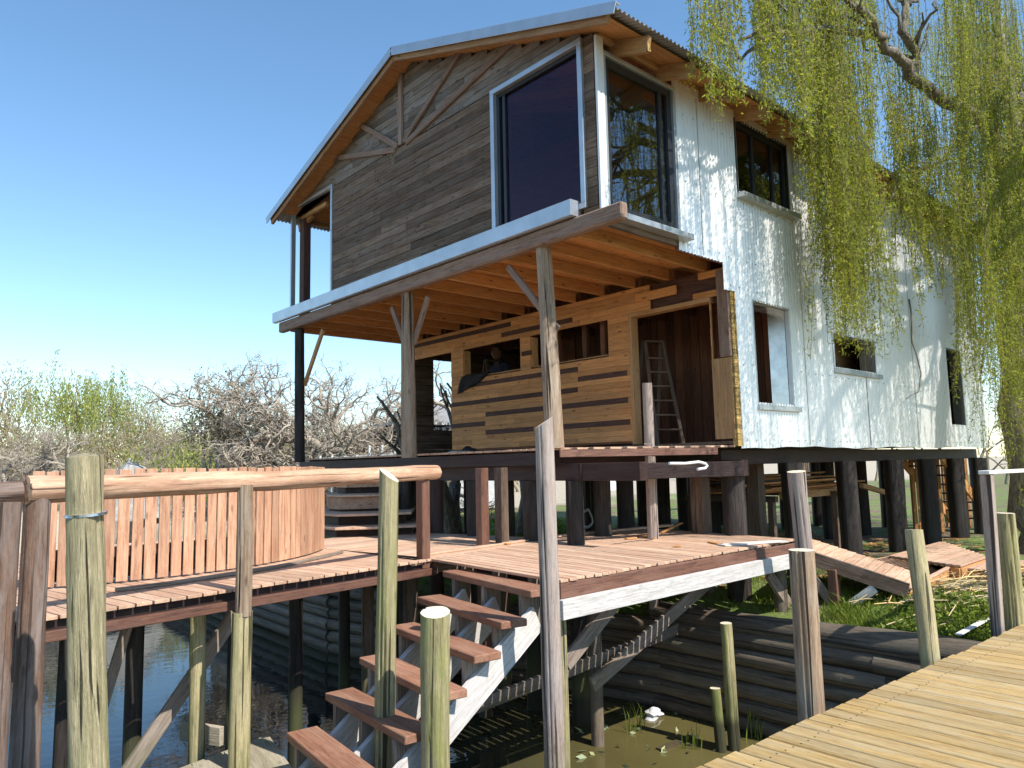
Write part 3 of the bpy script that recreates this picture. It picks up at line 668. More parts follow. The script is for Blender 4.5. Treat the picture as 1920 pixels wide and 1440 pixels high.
b = MB(); b.box((6.3, YS-.03, 6.53), (XB, YS+.03, 6.60), 0); b.build('wall_plate', M['pine'], H, .004)
# --- porch floor and its beams
P0 = (6.6, 13.7); P1 = (6.6, 6.52); P2 = (8.80, 5.46); P3 = (8.86, 5.46)
b = MB(); y = 5.46
while y < 13.7:
    xs = 6.6 if y > 6.55 else 6.6+(6.55-y)*2.07
    b.box((xs+random.uniform(-.012, .012), y, 1.785), (XW-.035, y+.092, 1.812), 0); y += .098
b.build('porch_floor', M['deck'], H, .003)
b = MB(); b.beam((6.58, 6.50, 1.735), (8.55, 5.55, 1.735), .035, .09); b.build('porch_edge_board', M['deckside'], H, .004)
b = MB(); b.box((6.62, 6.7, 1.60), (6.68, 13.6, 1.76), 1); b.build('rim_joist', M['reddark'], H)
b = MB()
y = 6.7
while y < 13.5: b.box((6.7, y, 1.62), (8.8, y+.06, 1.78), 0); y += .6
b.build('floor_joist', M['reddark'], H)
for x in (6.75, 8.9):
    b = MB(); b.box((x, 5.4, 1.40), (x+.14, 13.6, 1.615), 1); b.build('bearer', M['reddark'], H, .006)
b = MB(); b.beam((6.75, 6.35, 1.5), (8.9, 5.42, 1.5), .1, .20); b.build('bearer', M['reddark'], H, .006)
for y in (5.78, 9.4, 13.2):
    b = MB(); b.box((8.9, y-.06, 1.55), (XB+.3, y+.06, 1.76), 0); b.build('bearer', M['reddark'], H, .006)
b = MB(); b.box((XB-.3, YS-.03, 1.80), (XB+.5, YS+.05, 1.90), 0); b.build('rear_porch_plank', M['offwhite'], H, .004)
b = MB(); b.pole((19.0, 5.6, 1.9), (18.9, 5.6, 4.3), .12, .11); b.build('rear_porch_post', M['pine'], H, smooth=True)
b = MB(); b.box((XB, 5.5, 4.15), (19.6, 5.62, 4.3), 0); b.build('rear_porch_beam', M['pine'], H)
# --- stilts
def stilt(x, y, z0, z1, sz, mat, lean=.02, rnd_=True):
    b = MB(); e = (x+random.uniform(-lean, lean), y+random.uniform(-lean, lean), z0)
    if rnd_: b.pole(e, (x, y, z1), sz*.56, sz*.54, 16, 8, .06, sq=.9)
    else: b.beam(e, (x, y, z1), sz, sz)
    b.build('stilt', M[mat], H, 0 if rnd_ else .006, smooth=rnd_)
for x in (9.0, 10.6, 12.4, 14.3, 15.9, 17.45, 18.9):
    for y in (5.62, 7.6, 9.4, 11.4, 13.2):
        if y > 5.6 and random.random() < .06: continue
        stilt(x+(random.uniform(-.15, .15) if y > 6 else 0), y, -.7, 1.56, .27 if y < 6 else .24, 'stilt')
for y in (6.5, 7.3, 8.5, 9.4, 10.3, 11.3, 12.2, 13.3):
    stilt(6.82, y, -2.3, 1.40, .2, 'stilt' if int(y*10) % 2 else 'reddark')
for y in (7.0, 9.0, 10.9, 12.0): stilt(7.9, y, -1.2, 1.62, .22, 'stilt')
for px, D, mt, wd in ((904, 9.3, 'deckside', .12), (940, 9.6, 'stilt_brown', .13), (1313, 10.4, 'stilt_brown', .20), (1418, 11.5, 'stilt_brown', .20)):
    p = UD(px, 930, D); stilt(float(p[0]), float(p[1]), -1.4 if px < 1000 else -.5, 1.58, wd, mt, .005, False)
# ================================================================== RIGHT DECK
ZD = .62
RD = thing('timber_platform', 'reddish board platform on beams below the house with white side beam', 'deck', (6.8, 5.9, ZD))
def edge_y(x): return float(np.interp(x, [4.6, 8.9, 9.3], [4.62, 4.74, 4.76]))
b = MB(); x = 4.66
while x < 8.95:
    w_ = random.uniform(.086, .093); xe = x+w_
    y1 = float(np.interp(x, [4.6, 7.2, 9.5], [7.0, 7.25, 7.10])); y0 = edge_y(x)+random.uniform(-.012, .012)
    xo = (x-4.6)*.04
    b.beam((x+w_/2, y0, ZD-.013+random.uniform(-.002, .002)), (x+w_/2+.18, y1, ZD-.013), w_, .026); x = xe+.016+random.uniform(0, .004)
b.build('decking', M['deck'], RD, .003)
b = MB(); b.box((4.66, 4.635, ZD-.165), (8.95, 4.675, ZD-.03), 0); o = b.build('edge_board', M['deckside'], RD, .004)
b = MB(); b.beam((4.62, 4.60, ZD-.245), (8.98, 4.60, ZD-.215), .055, .165); b.build('white_beam', M['whitewood'], RD, .004)
b = MB(); b.beam((4.92, 4.68, ZD-.12), (5.22, 6.75, ZD-.12), .04, .16); b.build('end_board', M['reddark'], RD, .004)
b = MB()
for y in (5.2, 5.8, 6.4, 7.0): b.beam((4.75+(y-4.6)*.12, y, ZD-.11), (9.1, y, ZD-.11), .05, .16)
b.build('joist', M['blocks'], RD)
b = MB(); b.beam((4.95, 7.05, ZD+.012), (7.0, 7.33, ZD+.012), .08, .022); b.beam((7.3, 7.32, ZD+.02), (9.6, 7.12, ZD+.02), .10, .03); b.build('rear_edge_board', M['deck'], RD, .004)
for (x, y, r) in ((4.78, 4.78, .06), (6.45, 5.9, .075), (8.85, 4.95, .09), (6.9, 7.0, .09), (9.1, 6.9, .09)):
    b = MB(); b.pole((x, y, -2.3), (x, y, ZD-.19), r, r*.95, 14, 8, .05); b.build('stilt', M['darklog'] if y > 4.9 else M['postgreen'], RD, smooth=True)
# braces: long striped horizontal brace and diagonals
def PXb(a, ya): return Uy(*a, ya)
for (a, c, ya, yc, wd, mt) in (((850, 1340), (1290, 1172), 5.85, 5.85, .13, 'blocks'), ((1060, 1245), (1160, 1120), 4.95, 4.95, .15, 'blocks'), ((1110, 1285), (1330, 1090), 5.75, 5.75, .16, 'blocks'), ((930, 1200), (1100, 1135), 6.3, 6.3, .12, 'pine_pale')):
    p = PXb(a, ya); q = PXb(c, yc); b = MB(); b.beam(p, q, .045, wd); b.build('brace', M[mt], RD, .004)
for (a, c, y_) in (((1440, 1075), (1500, 1165), 4.9), ((1500, 1075), (1560, 1180), 5.0)):
    b = MB(); b.beam(Uy(*a, y_), Uy(*c, y_), .05, .14); b.build('brace', M['blocks'], RD, .004)
# ================================================================== LEFT DECK
LD = thing('walkway_deck', 'raised walkway deck of pinkish red boards with round log handrail', 'deck', (2.9, 7, ZD))
A_ = V((.2, 6.04)); B_ = V((4.86, 6.76)); dr = (B_-A_)/np.linalg.norm(B_-A_); pn = V((-dr[1], dr[0])); LL = np.linalg.norm(B_-A_)
b = MB(); u = -1.5
while u < LL-.03:
    w_ = .118; L_ = 5.2 if u > 2.0 else 4.6
    p = A_+dr*(u+w_/2); sk = V((.02*math.sin(u), 0)); q = p+pn*L_
    b.beam((*(p-pn*.01*random.random()), ZD-.014), (*q, ZD-.014), w_, .028); u += w_+.015
b.build('decking', M['deck'], LD, .003)
b = MB(); x = 4.98
# boards of the rear part, running across toward the house
y = 6.80
while y < 9.9:
    b.beam((4.55+(y-6.8)*.05, y, ZD-.042), (7.35-(y-6.8)*.27, y+.5, ZD-.042), .118, .024); y += .128
b.build('rear_decking', M['deck'], LD, .003)
b = MB(); y = 6.86
while y < 9.9:
    x0 = 4.80; x1 = 7.25-(y-6.9)*.27
    b.beam((x0-.2, y-.02, ZD-.013), (x1, y+.34, ZD-.013), .118, .026); y += .127
b.build('landing_decking', M['deck'], LD, .003)
def le(u, off, z): p = A_+dr*u+pn*off; return (float(p[0]), float(p[1]), z)
b = MB(); b.beam(le(-1.5, .08, ZD-.08), le(LL-.02, .08, ZD-.08), .05, .095); b.build('inner_joist', M['reddark'], LD)
b = MB(); b.beam(le(-1.5, -.005, ZD-.135), le(LL, -.005, ZD-.135), .06, .075); b.build('edge_board', M['deckside'], LD, .004)
b = MB()
for off in (.8, 1.6, 2.4, 3.4, 4.3): b.beam(le(-1.5, off, ZD-.12), le(LL, off, ZD-.12), .06, .16)
b.build('bearer', M['reddark'], LD)
b = MB(); b.beam(le(LL+.02, -.02, ZD-.09), le(LL+.02, 4.6, ZD-.09), .04, .15); b.build('end_board', M['deckside'], LD, .004)
# railing
def railp(px, py, D): return UD(px, py, D)
r0 = Uz(62, 908, 1.5)
pR = V((4.80, 6.80, 1.545)); u72 = Ux(75, 1000, 1.02)
pL = np.array([float(u72[0])-.02, float(u72[1]), 1.50])
dv = nrm(pR-pL)
b = MB(); b.pole(pL-dv*.08, pR+dv*.16, .096, .080, 40, 44, .13, capmi=0, bend=.01); b.build('log_rail', M['lograil'], LD, smooth=True)
b = MB(); b.pole(pL+V((-.95, -.12, -.02)), pL+V((-.10, .02, -.01)), .075, .08, 16, 8, .07); b.build('log_rail', M['logred'], LD, smooth=True)['label'] = 'dark weathered end log of the rail'
b = MB(); b.pole(V((u72[0]-.02, u72[1]-.02, -2.3)), pL+V((0, 0, -.04)), .094, .08, 48, 24, .06, bend=.01); b.build('rail_post', M['logred'], LD, smooth=True)
u0 = Ux(15, 1000, .80)
b = MB(); b.pole((u0[0]-.03, u0[1]-.03, -2.3), (u0[0], u0[1]+.02, 1.44), .082, .07, 18, 12, .06, bend=.01); b.build('rail_post', M['logred'], LD, smooth=True)
pm = Uz(457, 1108, ZD)
b = MB(); b.pole((pm[0], pm[1], ZD-.2), (pm[0], pm[1], 1.49), .066, .062, 48, 14, .05); b.build('rail_post', M['postbrown'], LD, smooth=True)
b = MB(); b.pole((pm[0]-.02, pm[1]+.01, -2.3), (pm[0], pm[1]+.02, ZD-.17), .085, .08, 48, 14, .04); b.build('stilt', M['postgreen'], LD, smooth=True)
b = MB(); b.beam((4.77, 6.83, ZD-.1), (4.77, 6.83, 1.50), .105, .12); b.build('rail_post', M['deckside'], LD, .006)['label'] = 'square red end post of the rail'
for (px, wd, yy, mt) in ((125, 26, 6.9, 'stilt'), (254, 32, 7.4, 'stilt'), (370, 30, 6.85, 'postgreen'), (432, 18, 8.6, 'stilt'), (553, 27, 7.6, 'stilt'), (644, 22, 8.6, 'stilt'), (690, 24, 7.9, 'stilt_brown'), (735, 26, 8.5, 'stilt'), (770, 30, 7.2, 'stilt_brown')):
    p = Uy(px, 1200, yy); D = float((p-EYE).dot(FWD)); r = wd/2*D/_f
    b = MB(); b.pole((p[0], p[1], -2.3), (p[0], p[1], ZD-.2), r, r*.96, 14, 8, .05, bend=.01); b.build('stilt', M[mt], LD, smooth=True)
for (a, c, yy, wd, mt) in (((272, 1400), (442, 1150), 7.2, .13, 'blocks'), ((203, 1290), (246, 1150), 7.2, .08, 'blocks')):
    b = MB(); pa_ = Uy(*a, yy); pc_ = Uy(*c, yy); b.beam(pa_+(pa_-pc_)*.45, pc_, .05, wd); b.build('brace', M[mt], LD, .004)
b = MB(); q = Uy(33, 1190, 6.1); b.beam((q[0], q[1], ZD-.17), (q[0], q[1], ZD-.38), .05, .05); b.build('corner_block', M['blocks'], LD)
for px in (445, 712): 
    q = Uy(px, 1140, 6.55); b = MB(); b.beam((q[0], q[1], ZD-.17), (q[0], q[1], ZD-.36), .03, .05); b.build('joist_hanger', M['pine_pale'], LD)
# ================================================================== STAIRS
ST = thing('wooden_steps', 'steps of six red brown treads on white stringers down to the water', 'stairs', (4, 6, -.3))
def tr(i):
    L_ = V((4.62-.385*i, 6.27-.11*i, .552-.195*i)); return L_, L_+V((-.24+.03*i, -1.57+.06*i, 0))
tw = (.0, .02, -.01, .015, -.02, .05)
for i in range(6):
    Lp, Rp = tr(i); b = MB(); jt = tw[i]
    b.beam(Lp+V((.13, 0, -.03)), Rp+V((.13-jt, 0, -.03)), .25, .06); b.build('tread', M['tread'], ST, .006)
for k, f_ in enumerate((.14, .5, .90)):
    p = tr(-.15)[0]*(1-f_)+tr(-.15)[1]*f_+V((.12, 0, -.30)); q = tr(5.9)[0]*(1-f_)+tr(5.9)[1]*f_+V((.12, 0, -.30))
    b = MB(); b.beam(p, q, .05, .24); b.build('stringer', M['whitewood'], ST, .004)
    for i in range(6):
        Lp, Rp = tr(i); c = Lp*(1-f_)+Rp*f_
        b = MB(); b.beam(c+V((.13, .045, -.062)), c+V((.13, .045, -.34)), .21, .045, (0, 1, 0)); b.build('support_block', M['blocks'], ST, .004)
LL_ = thing('lower_landing', 'small pale board landing by the water at the foot of the steps', 'landing', (2.3, 6.2, -.8))
b = MB(); u = 0
while u < 1.7:
    b.beam((2.95-u*.95, 6.75-u*.25, -.79), (2.62-u*.95, 5.2-u*.25, -.79), .14, .03); u += .155
b.build('decking', M['landing'], LL_, .003)
b = MB(); b.beam((2.97, 6.8, -.86), (1.3, 6.35, -.86), .05, .14); b.beam((2.62, 6.83, -.70), (2.42, 7.25, -.70), .05, .16); b.build('frame', M['landing'], LL_, .004)
for p in ((2.9, 6.6), (1.6, 6.1)):
    b = MB(); b.pole((*p, -2.3), (*p, -.82), .06, .06); b.build('stilt', M['postgreen'], LL_, smooth=True)
# ================================================================== PICKET FENCE (curved)
PF = thing('picket_fence', 'curved fence of tall pinkish upright boards standing on the walkway deck', 'fence', (2.9, 8.2, ZD))
fp = [Uz(*p, ZD) for p in ((95, 1106), (180, 1098), (300, 1083), (440, 1062), (520, 1056), (565, 1047), (590, 1038))]
fx = [float(p[0]) for p in fp]; fyv = [float(p[1]) for p in fp]
A3 = np.array([[2*x, 2*y, 1] for x, y in zip(fx, fyv)]); bb = np.array([x*x+y*y for x, y in zip(fx, fyv)])
cx, cy, k_ = np.linalg.lstsq(A3, bb, rcond=None)[0]; rad = math.sqrt(k_+cx*cx+cy*cy)
a0 = math.atan2(fyv[0]-cy, fx[0]-cx); a1 = math.atan2(fyv[-1]-cy, fx[-1]-cx)
if a0 > 0: a0 -= 2*math.pi
if a1 > 0 and a1 > math.pi/2: a1 -= 2*math.pi
a1 += .45/rad; a0 -= .05
print('FENCE', cx, cy, rad, a0, a1)
ang = a0; FEND = (cx+rad*math.cos(a1), cy+rad*math.sin(a1))
while ang < a1:
    c = V((cx+rad*math.cos(ang), cy+rad*math.sin(ang), 0)); tdir = V((-math.sin(ang), math.cos(ang), 0)); nd = V((math.cos(ang), math.sin(ang), 0))
    wd = random.uniform(.088, .098); lean = random.uniform(-.006, .006)
    b = MB(); b.beam(c+V((0, 0, ZD+.015))+nd*.02, c+V((0, 0, ZD+1.02+random.uniform(-.008, .008)))+nd*.02+tdir*lean, wd, .022, nd); b.build('picket', M['picket'], PF, .003)
    g_ = .020 if ang < a0+(a1-a0)*.62 else .012
    ang += (wd+g_)/rad
for (rr, z0, hh, tt, mt, nm) in ((rad-.03, ZD+.28, .09, .03, 'deckside', 'curved_rail'), (rad-.03, ZD+.82, .09, .03, 'deckside', 'curved_rail'), (rad-.055, ZD+.16, .22, .02, 'reddark', 'low_dark_backing')):  # last entry: low dark strip filling the lower gaps between pickets
    b = MB(); N_ = 40
    for k in range(N_):
        t0 = a0+(a1-a0)*k/N_; t1 = a0+(a1-a0)*(k+1)/N_
        b.beam((cx+rr*math.cos(t0), cy+rr*math.sin(t0), z0), (cx+rr*math.cos(t1), cy+rr*math.sin(t1), z0), tt, hh, rnd=.5)
    b.build(nm, M[mt], PF)
b = MB(); q0 = [Uz(*p, ZD+.02) for p in ((217, 1106), (320, 1093), (425, 1077), (520, 1062), (590, 1047), (640, 1035))]
for p, q in zip(q0[:-1], q0[1:]): b.beam(p, q+(q-p)*.02, .045, .03, rnd=.4)
b.build('base_trim', M['blocks'], PF, .004)
# ================================================================== tub steps
TS = thing('tiered_steps', 'tiered pinkish wooden steps with cut corner at end of the curved fence', 'steps', (5.6, 9.6, ZD))
def tier(n0, z0, z1, sc, col='deck', thick=None):
    base = [Uz(*p, ZD) for p in ((592, 1005), (628, 1009), (700, 1007), (782, 1003), (790, 985), (592, 985))]
    c = (Uz(592, 985, ZD)+Uz(760, 985, ZD))/2+V((.2, .6, 0)); pts = []
    for p in base:
        q = c+(p-c)*sc; q[2] = z1; pts.append(q)
    b = MB(); b.poly(pts[::-1] if False else pts, z1-z0, (0, 0, -1)); return b
for k, (z0, z1, sc, mt, nm) in enumerate(((ZD+.11, ZD+.145, 1.0, 'deck', 'step_board'), (ZD+.29, ZD+.325, .93, 'deck', 'step_board'), (ZD+.36, ZD+.55, .72, 'picket', 'box_tier'), (ZD+.552, ZD+.58, .74, 'deck', 'step_board'), (ZD+.68, ZD+.86, .50, 'picket', 'box_tier'), (ZD+.862, ZD+.885, .52, 'deck', 'step_board'))):
    tier(k, z0, z1, sc).build(nm, M[mt], TS, .004)
for k, (z0, z1, sc) in enumerate(((ZD, ZD+.11, .93), (ZD+.146, ZD+.29, .84), (ZD+.326, ZD+.36, .68), (ZD+.581, ZD+.68, .46))): tier(k, z0, z1, sc).build('step_core', M['reddark'], TS)
# ================================================================== JETTY
JT = thing('jetty', 'foreground jetty of yellowish treated boards with square handrail', 'jetty', (6, 1, 0))
b = MB(); x = -1.2
while x < 21:
    w_ = .138; ye = 2.46-.0395*(x-3.4)+random.uniform(-.012, .012)
    b.beam((x+w_/2, -1.0, -.015+random.uniform(-.002, .002)), (x+w_/2, ye, -.015), w_, .03); x += w_+.014
b.build('decking', M['jetty'], JT, .005)
b = MB(); x = -1.2
random.seed(5)
while x < 14:
    for y in (2.28, 1.25, .2):
        for dx in (.03, .105):
            yy = y-.0395*(x-3.4)+random.uniform(-.012, .012); b.box((x+dx-.004, yy-.004, .0), (x+dx+.004, yy+.004, .0025), 0)
    x += .152
b.build('nail_heads', M['blackframe'], JT)['kind'] = 'stuff'
b = MB()
for y in (2.2, 1.2, .2, -.8): b.beam((-1.2, y+.1, -.11), (21, y-.6 if y > 2 else y, -.11), .05, .15)
b.build('joist', M['jettyside'], JT)
for x in (1.2, 4.0, 7, 10, 13, 16, 19):
    for y in (1.9 if x < 12 else 1.4, -.6):
        b = MB(); b.pole((x, y, -2.3), (x, y, -.19), .09, .085); b.build('pile', M['darklog'], JT, smooth=True)
pt = UD(1850, 888, 7.05); pb = UD(1871, 1186, 7.05)
b = MB(); b.beam(pb+(pb-pt)*.25, pt, .095, .095, (0, 1, 0)); b.build('handrail_post', M['blocks'] if 0 else M['postgrey'], JT, .006)
b = MB(); b.beam((float(pt[0])-.08, float(pt[1]), float(pt[2])+.012), (float(pt[0])+5, float(pt[1])-.55, float(pt[2])+.01), .10, .035); b.build('handrail', M['offwhite'], JT, .004)
b = MB(); b.beam((float(pt[0])+2.6, float(pt[1])-.28, -.3), (float(pt[0])+2.6, float(pt[1])-.28, float(pt[2])-.006), .09, .09, (0, 1, 0)); b.build('handrail_post', M['postgrey'], JT, .006)
# ================================================================== ramp and low walkway
RP = thing('sloping_ramp', 'brown board ramp sloping from the platform down to the low walkway', 'ramp', (9.5, 4.5, .2))
pa = V((9.0, 4.85, .58)); pb2 = Uz(1703, 1105, .08)
rd = nrm(V((pb2[0]-pa[0], pb2[1]-pa[1], 0))); rs = V((-rd[1], rd[0], 0))
Lr_ = np.linalg.norm((pb2-pa)[:2]); b = MB(); u = 0
while u < Lr_:
    z = .47+(.08-.47)*u/Lr_; c = pa+rd*(u+.05); b.beam((c[0], c[1], z), (c[0]+rs[0]*1.2, c[1]+rs[1]*1.2, z), .112, .025, (rd[0]*.21, rd[1]*.21, 1)); u += .112
b.build('decking', M['deck'], RP, .003)
b = MB(); b.beam((pa[0], pa[1], .455), (pb2[0], pb2[1], .065), .05, .17); b.build('side_board', M['stilt_brown'], RP, .004)
b = MB(); c = pa+rs*1.2; d_ = pb2+rs*1.2; b.beam((c[0], c[1], .41), (d_[0], d_[1], .02), .05, .16); b.build('side_board', M['stilt_brown'], RP, .004)
q = pa+rd*Lr_*.42; b = MB(); b.beam((q[0], q[1]+.06, -.6), (q[0], q[1]+.06, .26), .11, .11, (0, 1, 0)); b.build('leg', M['deckside'], RP, .005)
for s0, s1 in ((.1, .40), (.74, .46)):
    a = pa+rd*s0*Lr_; c = pa+rd*s1*Lr_; b = MB(); b.beam((a[0], a[1]+.02, .38-.42*s0), (c[0], c[1]+.02, -.22), .05, .11); b.build('brace', M['whitewood'] if s0 > .5 else M['blocks'], RP, .004)
LW = thing('low_walkway', 'low sunlit board walkway on the ground beyond the ramp', 'walkway', (11.5, 4.4, .05))
def slab(px4, z, nm):
    P = [Uz(*p, z) for p in px4]; b = MB(); n_ = max(6, int(np.linalg.norm(P[1]-P[0])/.11))
    for k in range(n_):
        t = (k+.5)/n_; a = P[0]+(P[1]-P[0])*t; c = P[3]+(P[2]-P[3])*t; b.beam(a, c, np.linalg.norm(P[1]-P[0])/n_-.008, .028)
    b.build(nm, M['deck'], LW, .003)
    b = MB()
    for i in range(4):
        p, q = P[i], P[(i+1) % 4]; b.beam((p[0], p[1], z-.09), (q[0], q[1], z-.09), .04, .13)
    b.build('frame_board', M['pine_pale'], LW, .003)
slab(((1607, 1057), (1703, 1104), (1780, 1063), (1680, 1042)), .06, 'decking')
slab(((1668, 1043), (1800, 1062), (1850, 1045), (1765, 1016)), .10, 'decking')
slab(((1765, 1062), (1900, 1075), (1920, 1052), (1800, 1046)), .04, 'decking')
# ================================================================== trees
def grow(mb, p, d, L, r, depth, P, tips):
    """P: dict(bend, split, up, ratio, sides)"""
    n = P.get('seg', 4); pts = [p]; rad_ = [r]; q = V(p); dd = V(d)
    for k in range(n):
        dd = nrm(dd+rng.normal(size=3)*P['bend']+V((0, 0, P['up'])))
        q = q+dd*L/n; pts.append(q); rad_.append(r*(1-.28*(k+1)/n))
    mb.tube(pts, rad_, 7 if r > .05 else (5 if r > .015 else 3))
    if depth == 0: tips.append((q, dd)); return
    kids = random.choice(P['split'])
    for j in range(kids):
        ax = rand_dirs(1)[0]; ax = nrm(ax-dd*ax.dot(dd)); an = random.uniform(*P['ang'])
        nd = nrm(dd*math.cos(an)+ax*math.sin(an)*V((1, 1, P.get('flat', 1))))
        at = pts[-1] if j < 2 else pts[random.randint(max(1, n//2), n)]
        grow(mb, at, nd, L*random.uniform(*P['ratio']), rad_[-1]*random.uniform(.66, .9), depth-1, P, tips)
        
    for j in range(P.get('side', 0)):
        at = pts[random.randint(1, n)]; ax = rand_dirs(1)[0]
        grow(mb, at, nrm(ax+dd*.4), L*.5, max(r*.3, .006), max(0, depth-2), P, tips)
bare_P = dict(bend=.33, up=.02, split=(2, 3, 3), ang=(.4, 1.1), ratio=(.62, .82), side=2, flat=.75, seg=4)
def bare_tree(name, loc, h, spread, label, mat, leafmat=None, nleaf=0, lr=.10, trunks=1, depth=6, P=bare_P, cat='tree', group=None, lean=None, lclump=None, rmul=1):
    t = thing(name, label, cat, loc, group); mb = MB(); tips = []
    for k in range(trunks):
        a = random.uniform(0, 6.28) if trunks > 1 else 0
        d = nrm((math.cos(a)*.6*spread, math.sin(a)*.6*spread, 1.0)) if trunks > 1 else nrm(lean or (.1, .1, 1))
        grow(mb, V(loc), d, h*.31, h*.036*rmul, depth, P, tips)
    mb.build('trunk', mat, t, smooth=True)
    if nleaf and tips:
        T = np.array([q for q, d in tips]); 
        if lclump is not None:
            c, rr = lclump; sel = np.linalg.norm(T-V(c), axis=1) < rr
            T = T[sel] if sel.sum() > 5 else T
        idx = rng.integers(0, len(T), nleaf); C = T[idx]+rng.normal(size=(nleaf, 3))*lr*2.2
        A = rand_dirs(nleaf); leaves('crown', C, A, perp(A), lr*.9, lr*.5, leafmat, t)
    return t
def PB(px, py, D): p = UD(px, py, D); return p
def gloc(px, D, z=.2): p = UD(px, 880, D); return (float(p[0]), float(p[1]), z)
bare_tree('bare_tree', gloc(428, 25), 7.0, 1.3, 'broad gnarled bare tree with dark leaf clump behind the picket fence', M['twig_grey'], M['olive'], 2600, .11, trunks=4, depth=6, lclump=(UD(430, 790, 25), 1.7))
bare_tree('bare_tree', gloc(640, 24), 6.4, 1.2, 'bare spreading tree seen beside the dark corner porch post', M['twig_grey'], M['budyellow'], 1200, .05, trunks=3, depth=6)
bare_tree('bare_tree', gloc(740, 27), 6.6, 1.1, 'bare tree seen between the two nearest porch posts', M['twig_grey'], M['budyellow'], 500, .05, trunks=3, depth=6)
bare_tree('bare_tree', gloc(838, 23), 6.2, 1.0, 'bare tree framed by the opening in the left lower wall', M['twig_grey'], trunks=2, depth=6)
bare_tree('bare_tree', gloc(60, 27), 4.4, 1.4, 'low grey bare tree at the far left edge of the woods', M['twig_grey'], M['budyellow'], 1500, .05, trunks=4, depth=6)
bare_tree('bare_tree', gloc(195, 29), 4.0, 1.4, 'low bushy grey tree between the far left tree and the gnarled one', M['twig_grey'], M['budyellow'], 900, .05, trunks=4, depth=6)
bare_tree('bare_tree', gloc(545, 32), 5.0, 1.2, 'paler bare tree further back behind the gnarled tree', M['twig_tan'], M['budyellow'], 1200, .06, trunks=3, depth=6)
bare_tree('bare_tree', gloc(300, 34), 4.6, 1.2, 'tan bare tree standing back left of the gnarled tree', M['twig_tan'], M['budyellow'], 1800, .06, trunks=3, depth=6)
def willow_far(px, D, h, w_, label, mat, n=9000, name='willow_tree'):
    loc = gloc(px, D); t = thing(name, label, 'tree', loc); mb = MB(); tips = []
    P = dict(bend=.2, up=.12, split=(2, 3), ang=(.25, .7), ratio=(.7, .85), side=0, seg=3)
    for k in range(3):
        a = k*2.1; grow(mb, V(loc), nrm((math.cos(a)*.35, math.sin(a)*.35, 1)), h*.27, h*.018, 4, P, tips)
    mb.build('trunk', M['twig_tan'], t, smooth=True)
    T = np.array([q for q, d in tips]); ns = 420; idx = rng.integers(0, len(T), ns); O_ = T[idx]+rng.normal(size=(ns, 3))*V((w_*.16, w_*.16, h*.05))
    Ls = rng.uniform(.12, .38, ns)*h; k = rng.integers(0, ns, n); tt = rng.random(n)
    C = O_[k]+np.stack([rng.normal(size=n)*.06+tt*.2*rng.normal(size=n), rng.normal(size=n)*.06, -tt*Ls[k]], 1)
    A = np.stack([rng.normal(size=n)*.35, rng.normal(size=n)*.35, -np.ones(n)], 1); A /= np.linalg.norm(A, axis=1, keepdims=True)
    leaves('crown', C, A, perp(A), .16, .055, mat, t)
willow_far(112, 40, 8.2, 6, 'bright yellow green willow rising behind the grey trees on the left', M['far_green'], 15000)
willow_far(20, 40, 8.2, 5, 'tall sparse yellowish tree at the left edge behind the bushes', M['budyellow'], 5000, 'sparse_tree')
willow_far(370, 46, 5.2, 12, 'low green willow behind the gnarled bare tree', M['far_green'], 11000)
# distant wood, one mass
mb = MB(); tips = []
P = dict(bend=.25, up=.12, split=(2, 3), ang=(.3, .8), ratio=(.65, .85), side=0, seg=3)
for k in range(64):
    px = random.uniform(-150, 980); D = random.uniform(34, 52); l = gloc(px, D, .2)
    grow(mb, V(l), nrm((random.uniform(-.3, .3), random.uniform(-.3, .3), 1)), random.uniform(1.25, 1.75), .09, 6, P, tips)
for k in range(26):
    a = R_(random.uniform(-2, 40)); D = random.uniform(45, 60); l = (D*math.cos(a), D*math.sin(a), .1)
    grow(mb, V(l), nrm((random.uniform(-.3, .3), random.uniform(-.3, .3), 1)), random.uniform(1.6, 2.6), .1, 4, P, tips)
o = mb.build('distant_wood', M['twig_tan']); setp(o, 'distant grey brown wood of bare trees beyond the garden', 'wood', kind='stuff')
T = np.array([q for q, d in tips]); n = 36000; C = T[rng.integers(0, len(T), n)]+rng.normal(size=(n, 3))*.5; A = rand_dirs(n)
o = leaves('distant_undergrowth', C*V((1, 1, .7)), A, perp(A), .12, .06, M['budyellow']); setp(o, 'pale green undergrowth and buds in the distant wood', 'undergrowth', kind='stuff')
def scrub(name, pxs, Ds, zs, n, ln, mat, label):
    k = rng.integers(0, 260, n); cp = np.stack([rng.uniform(*pxs, 260), rng.uniform(*Ds, 260), rng.uniform(.35, 1, 260)], 1)
    C = []
    for i in range(n):
        px, D, hh = cp[k[i]]; q = UD(px, 880, D); rr_ = rng.normal(size=3)*.55
        C.append((q[0]+rr_[0], q[1]+rr_[1], zs[0]+(zs[1]-zs[0])*hh*rng.random()**.7))
    A = np.stack([rng.normal(size=n)*.5, rng.normal(size=n)*.5, np.ones(n)], 1); A /= np.linalg.norm(A, axis=1, keepdims=True)
    setp(leaves(name, np.array(C), A, perp(A), ln, ln*.3, mat), label, 'undergrowth', kind='stuff')
scrub('tan_scrub', (-200, 1000), (36, 54), (.1, 4.2), 34000, .26, M['scrub'], 'tan brown scrub filling the wood behind the bare trees')
scrub('green_scrub', (255, 560), (29, 34), (.1, 2.9), 9000, .22, M['far_green'], 'bright green upright shoots behind the gnarled bare tree trunk')
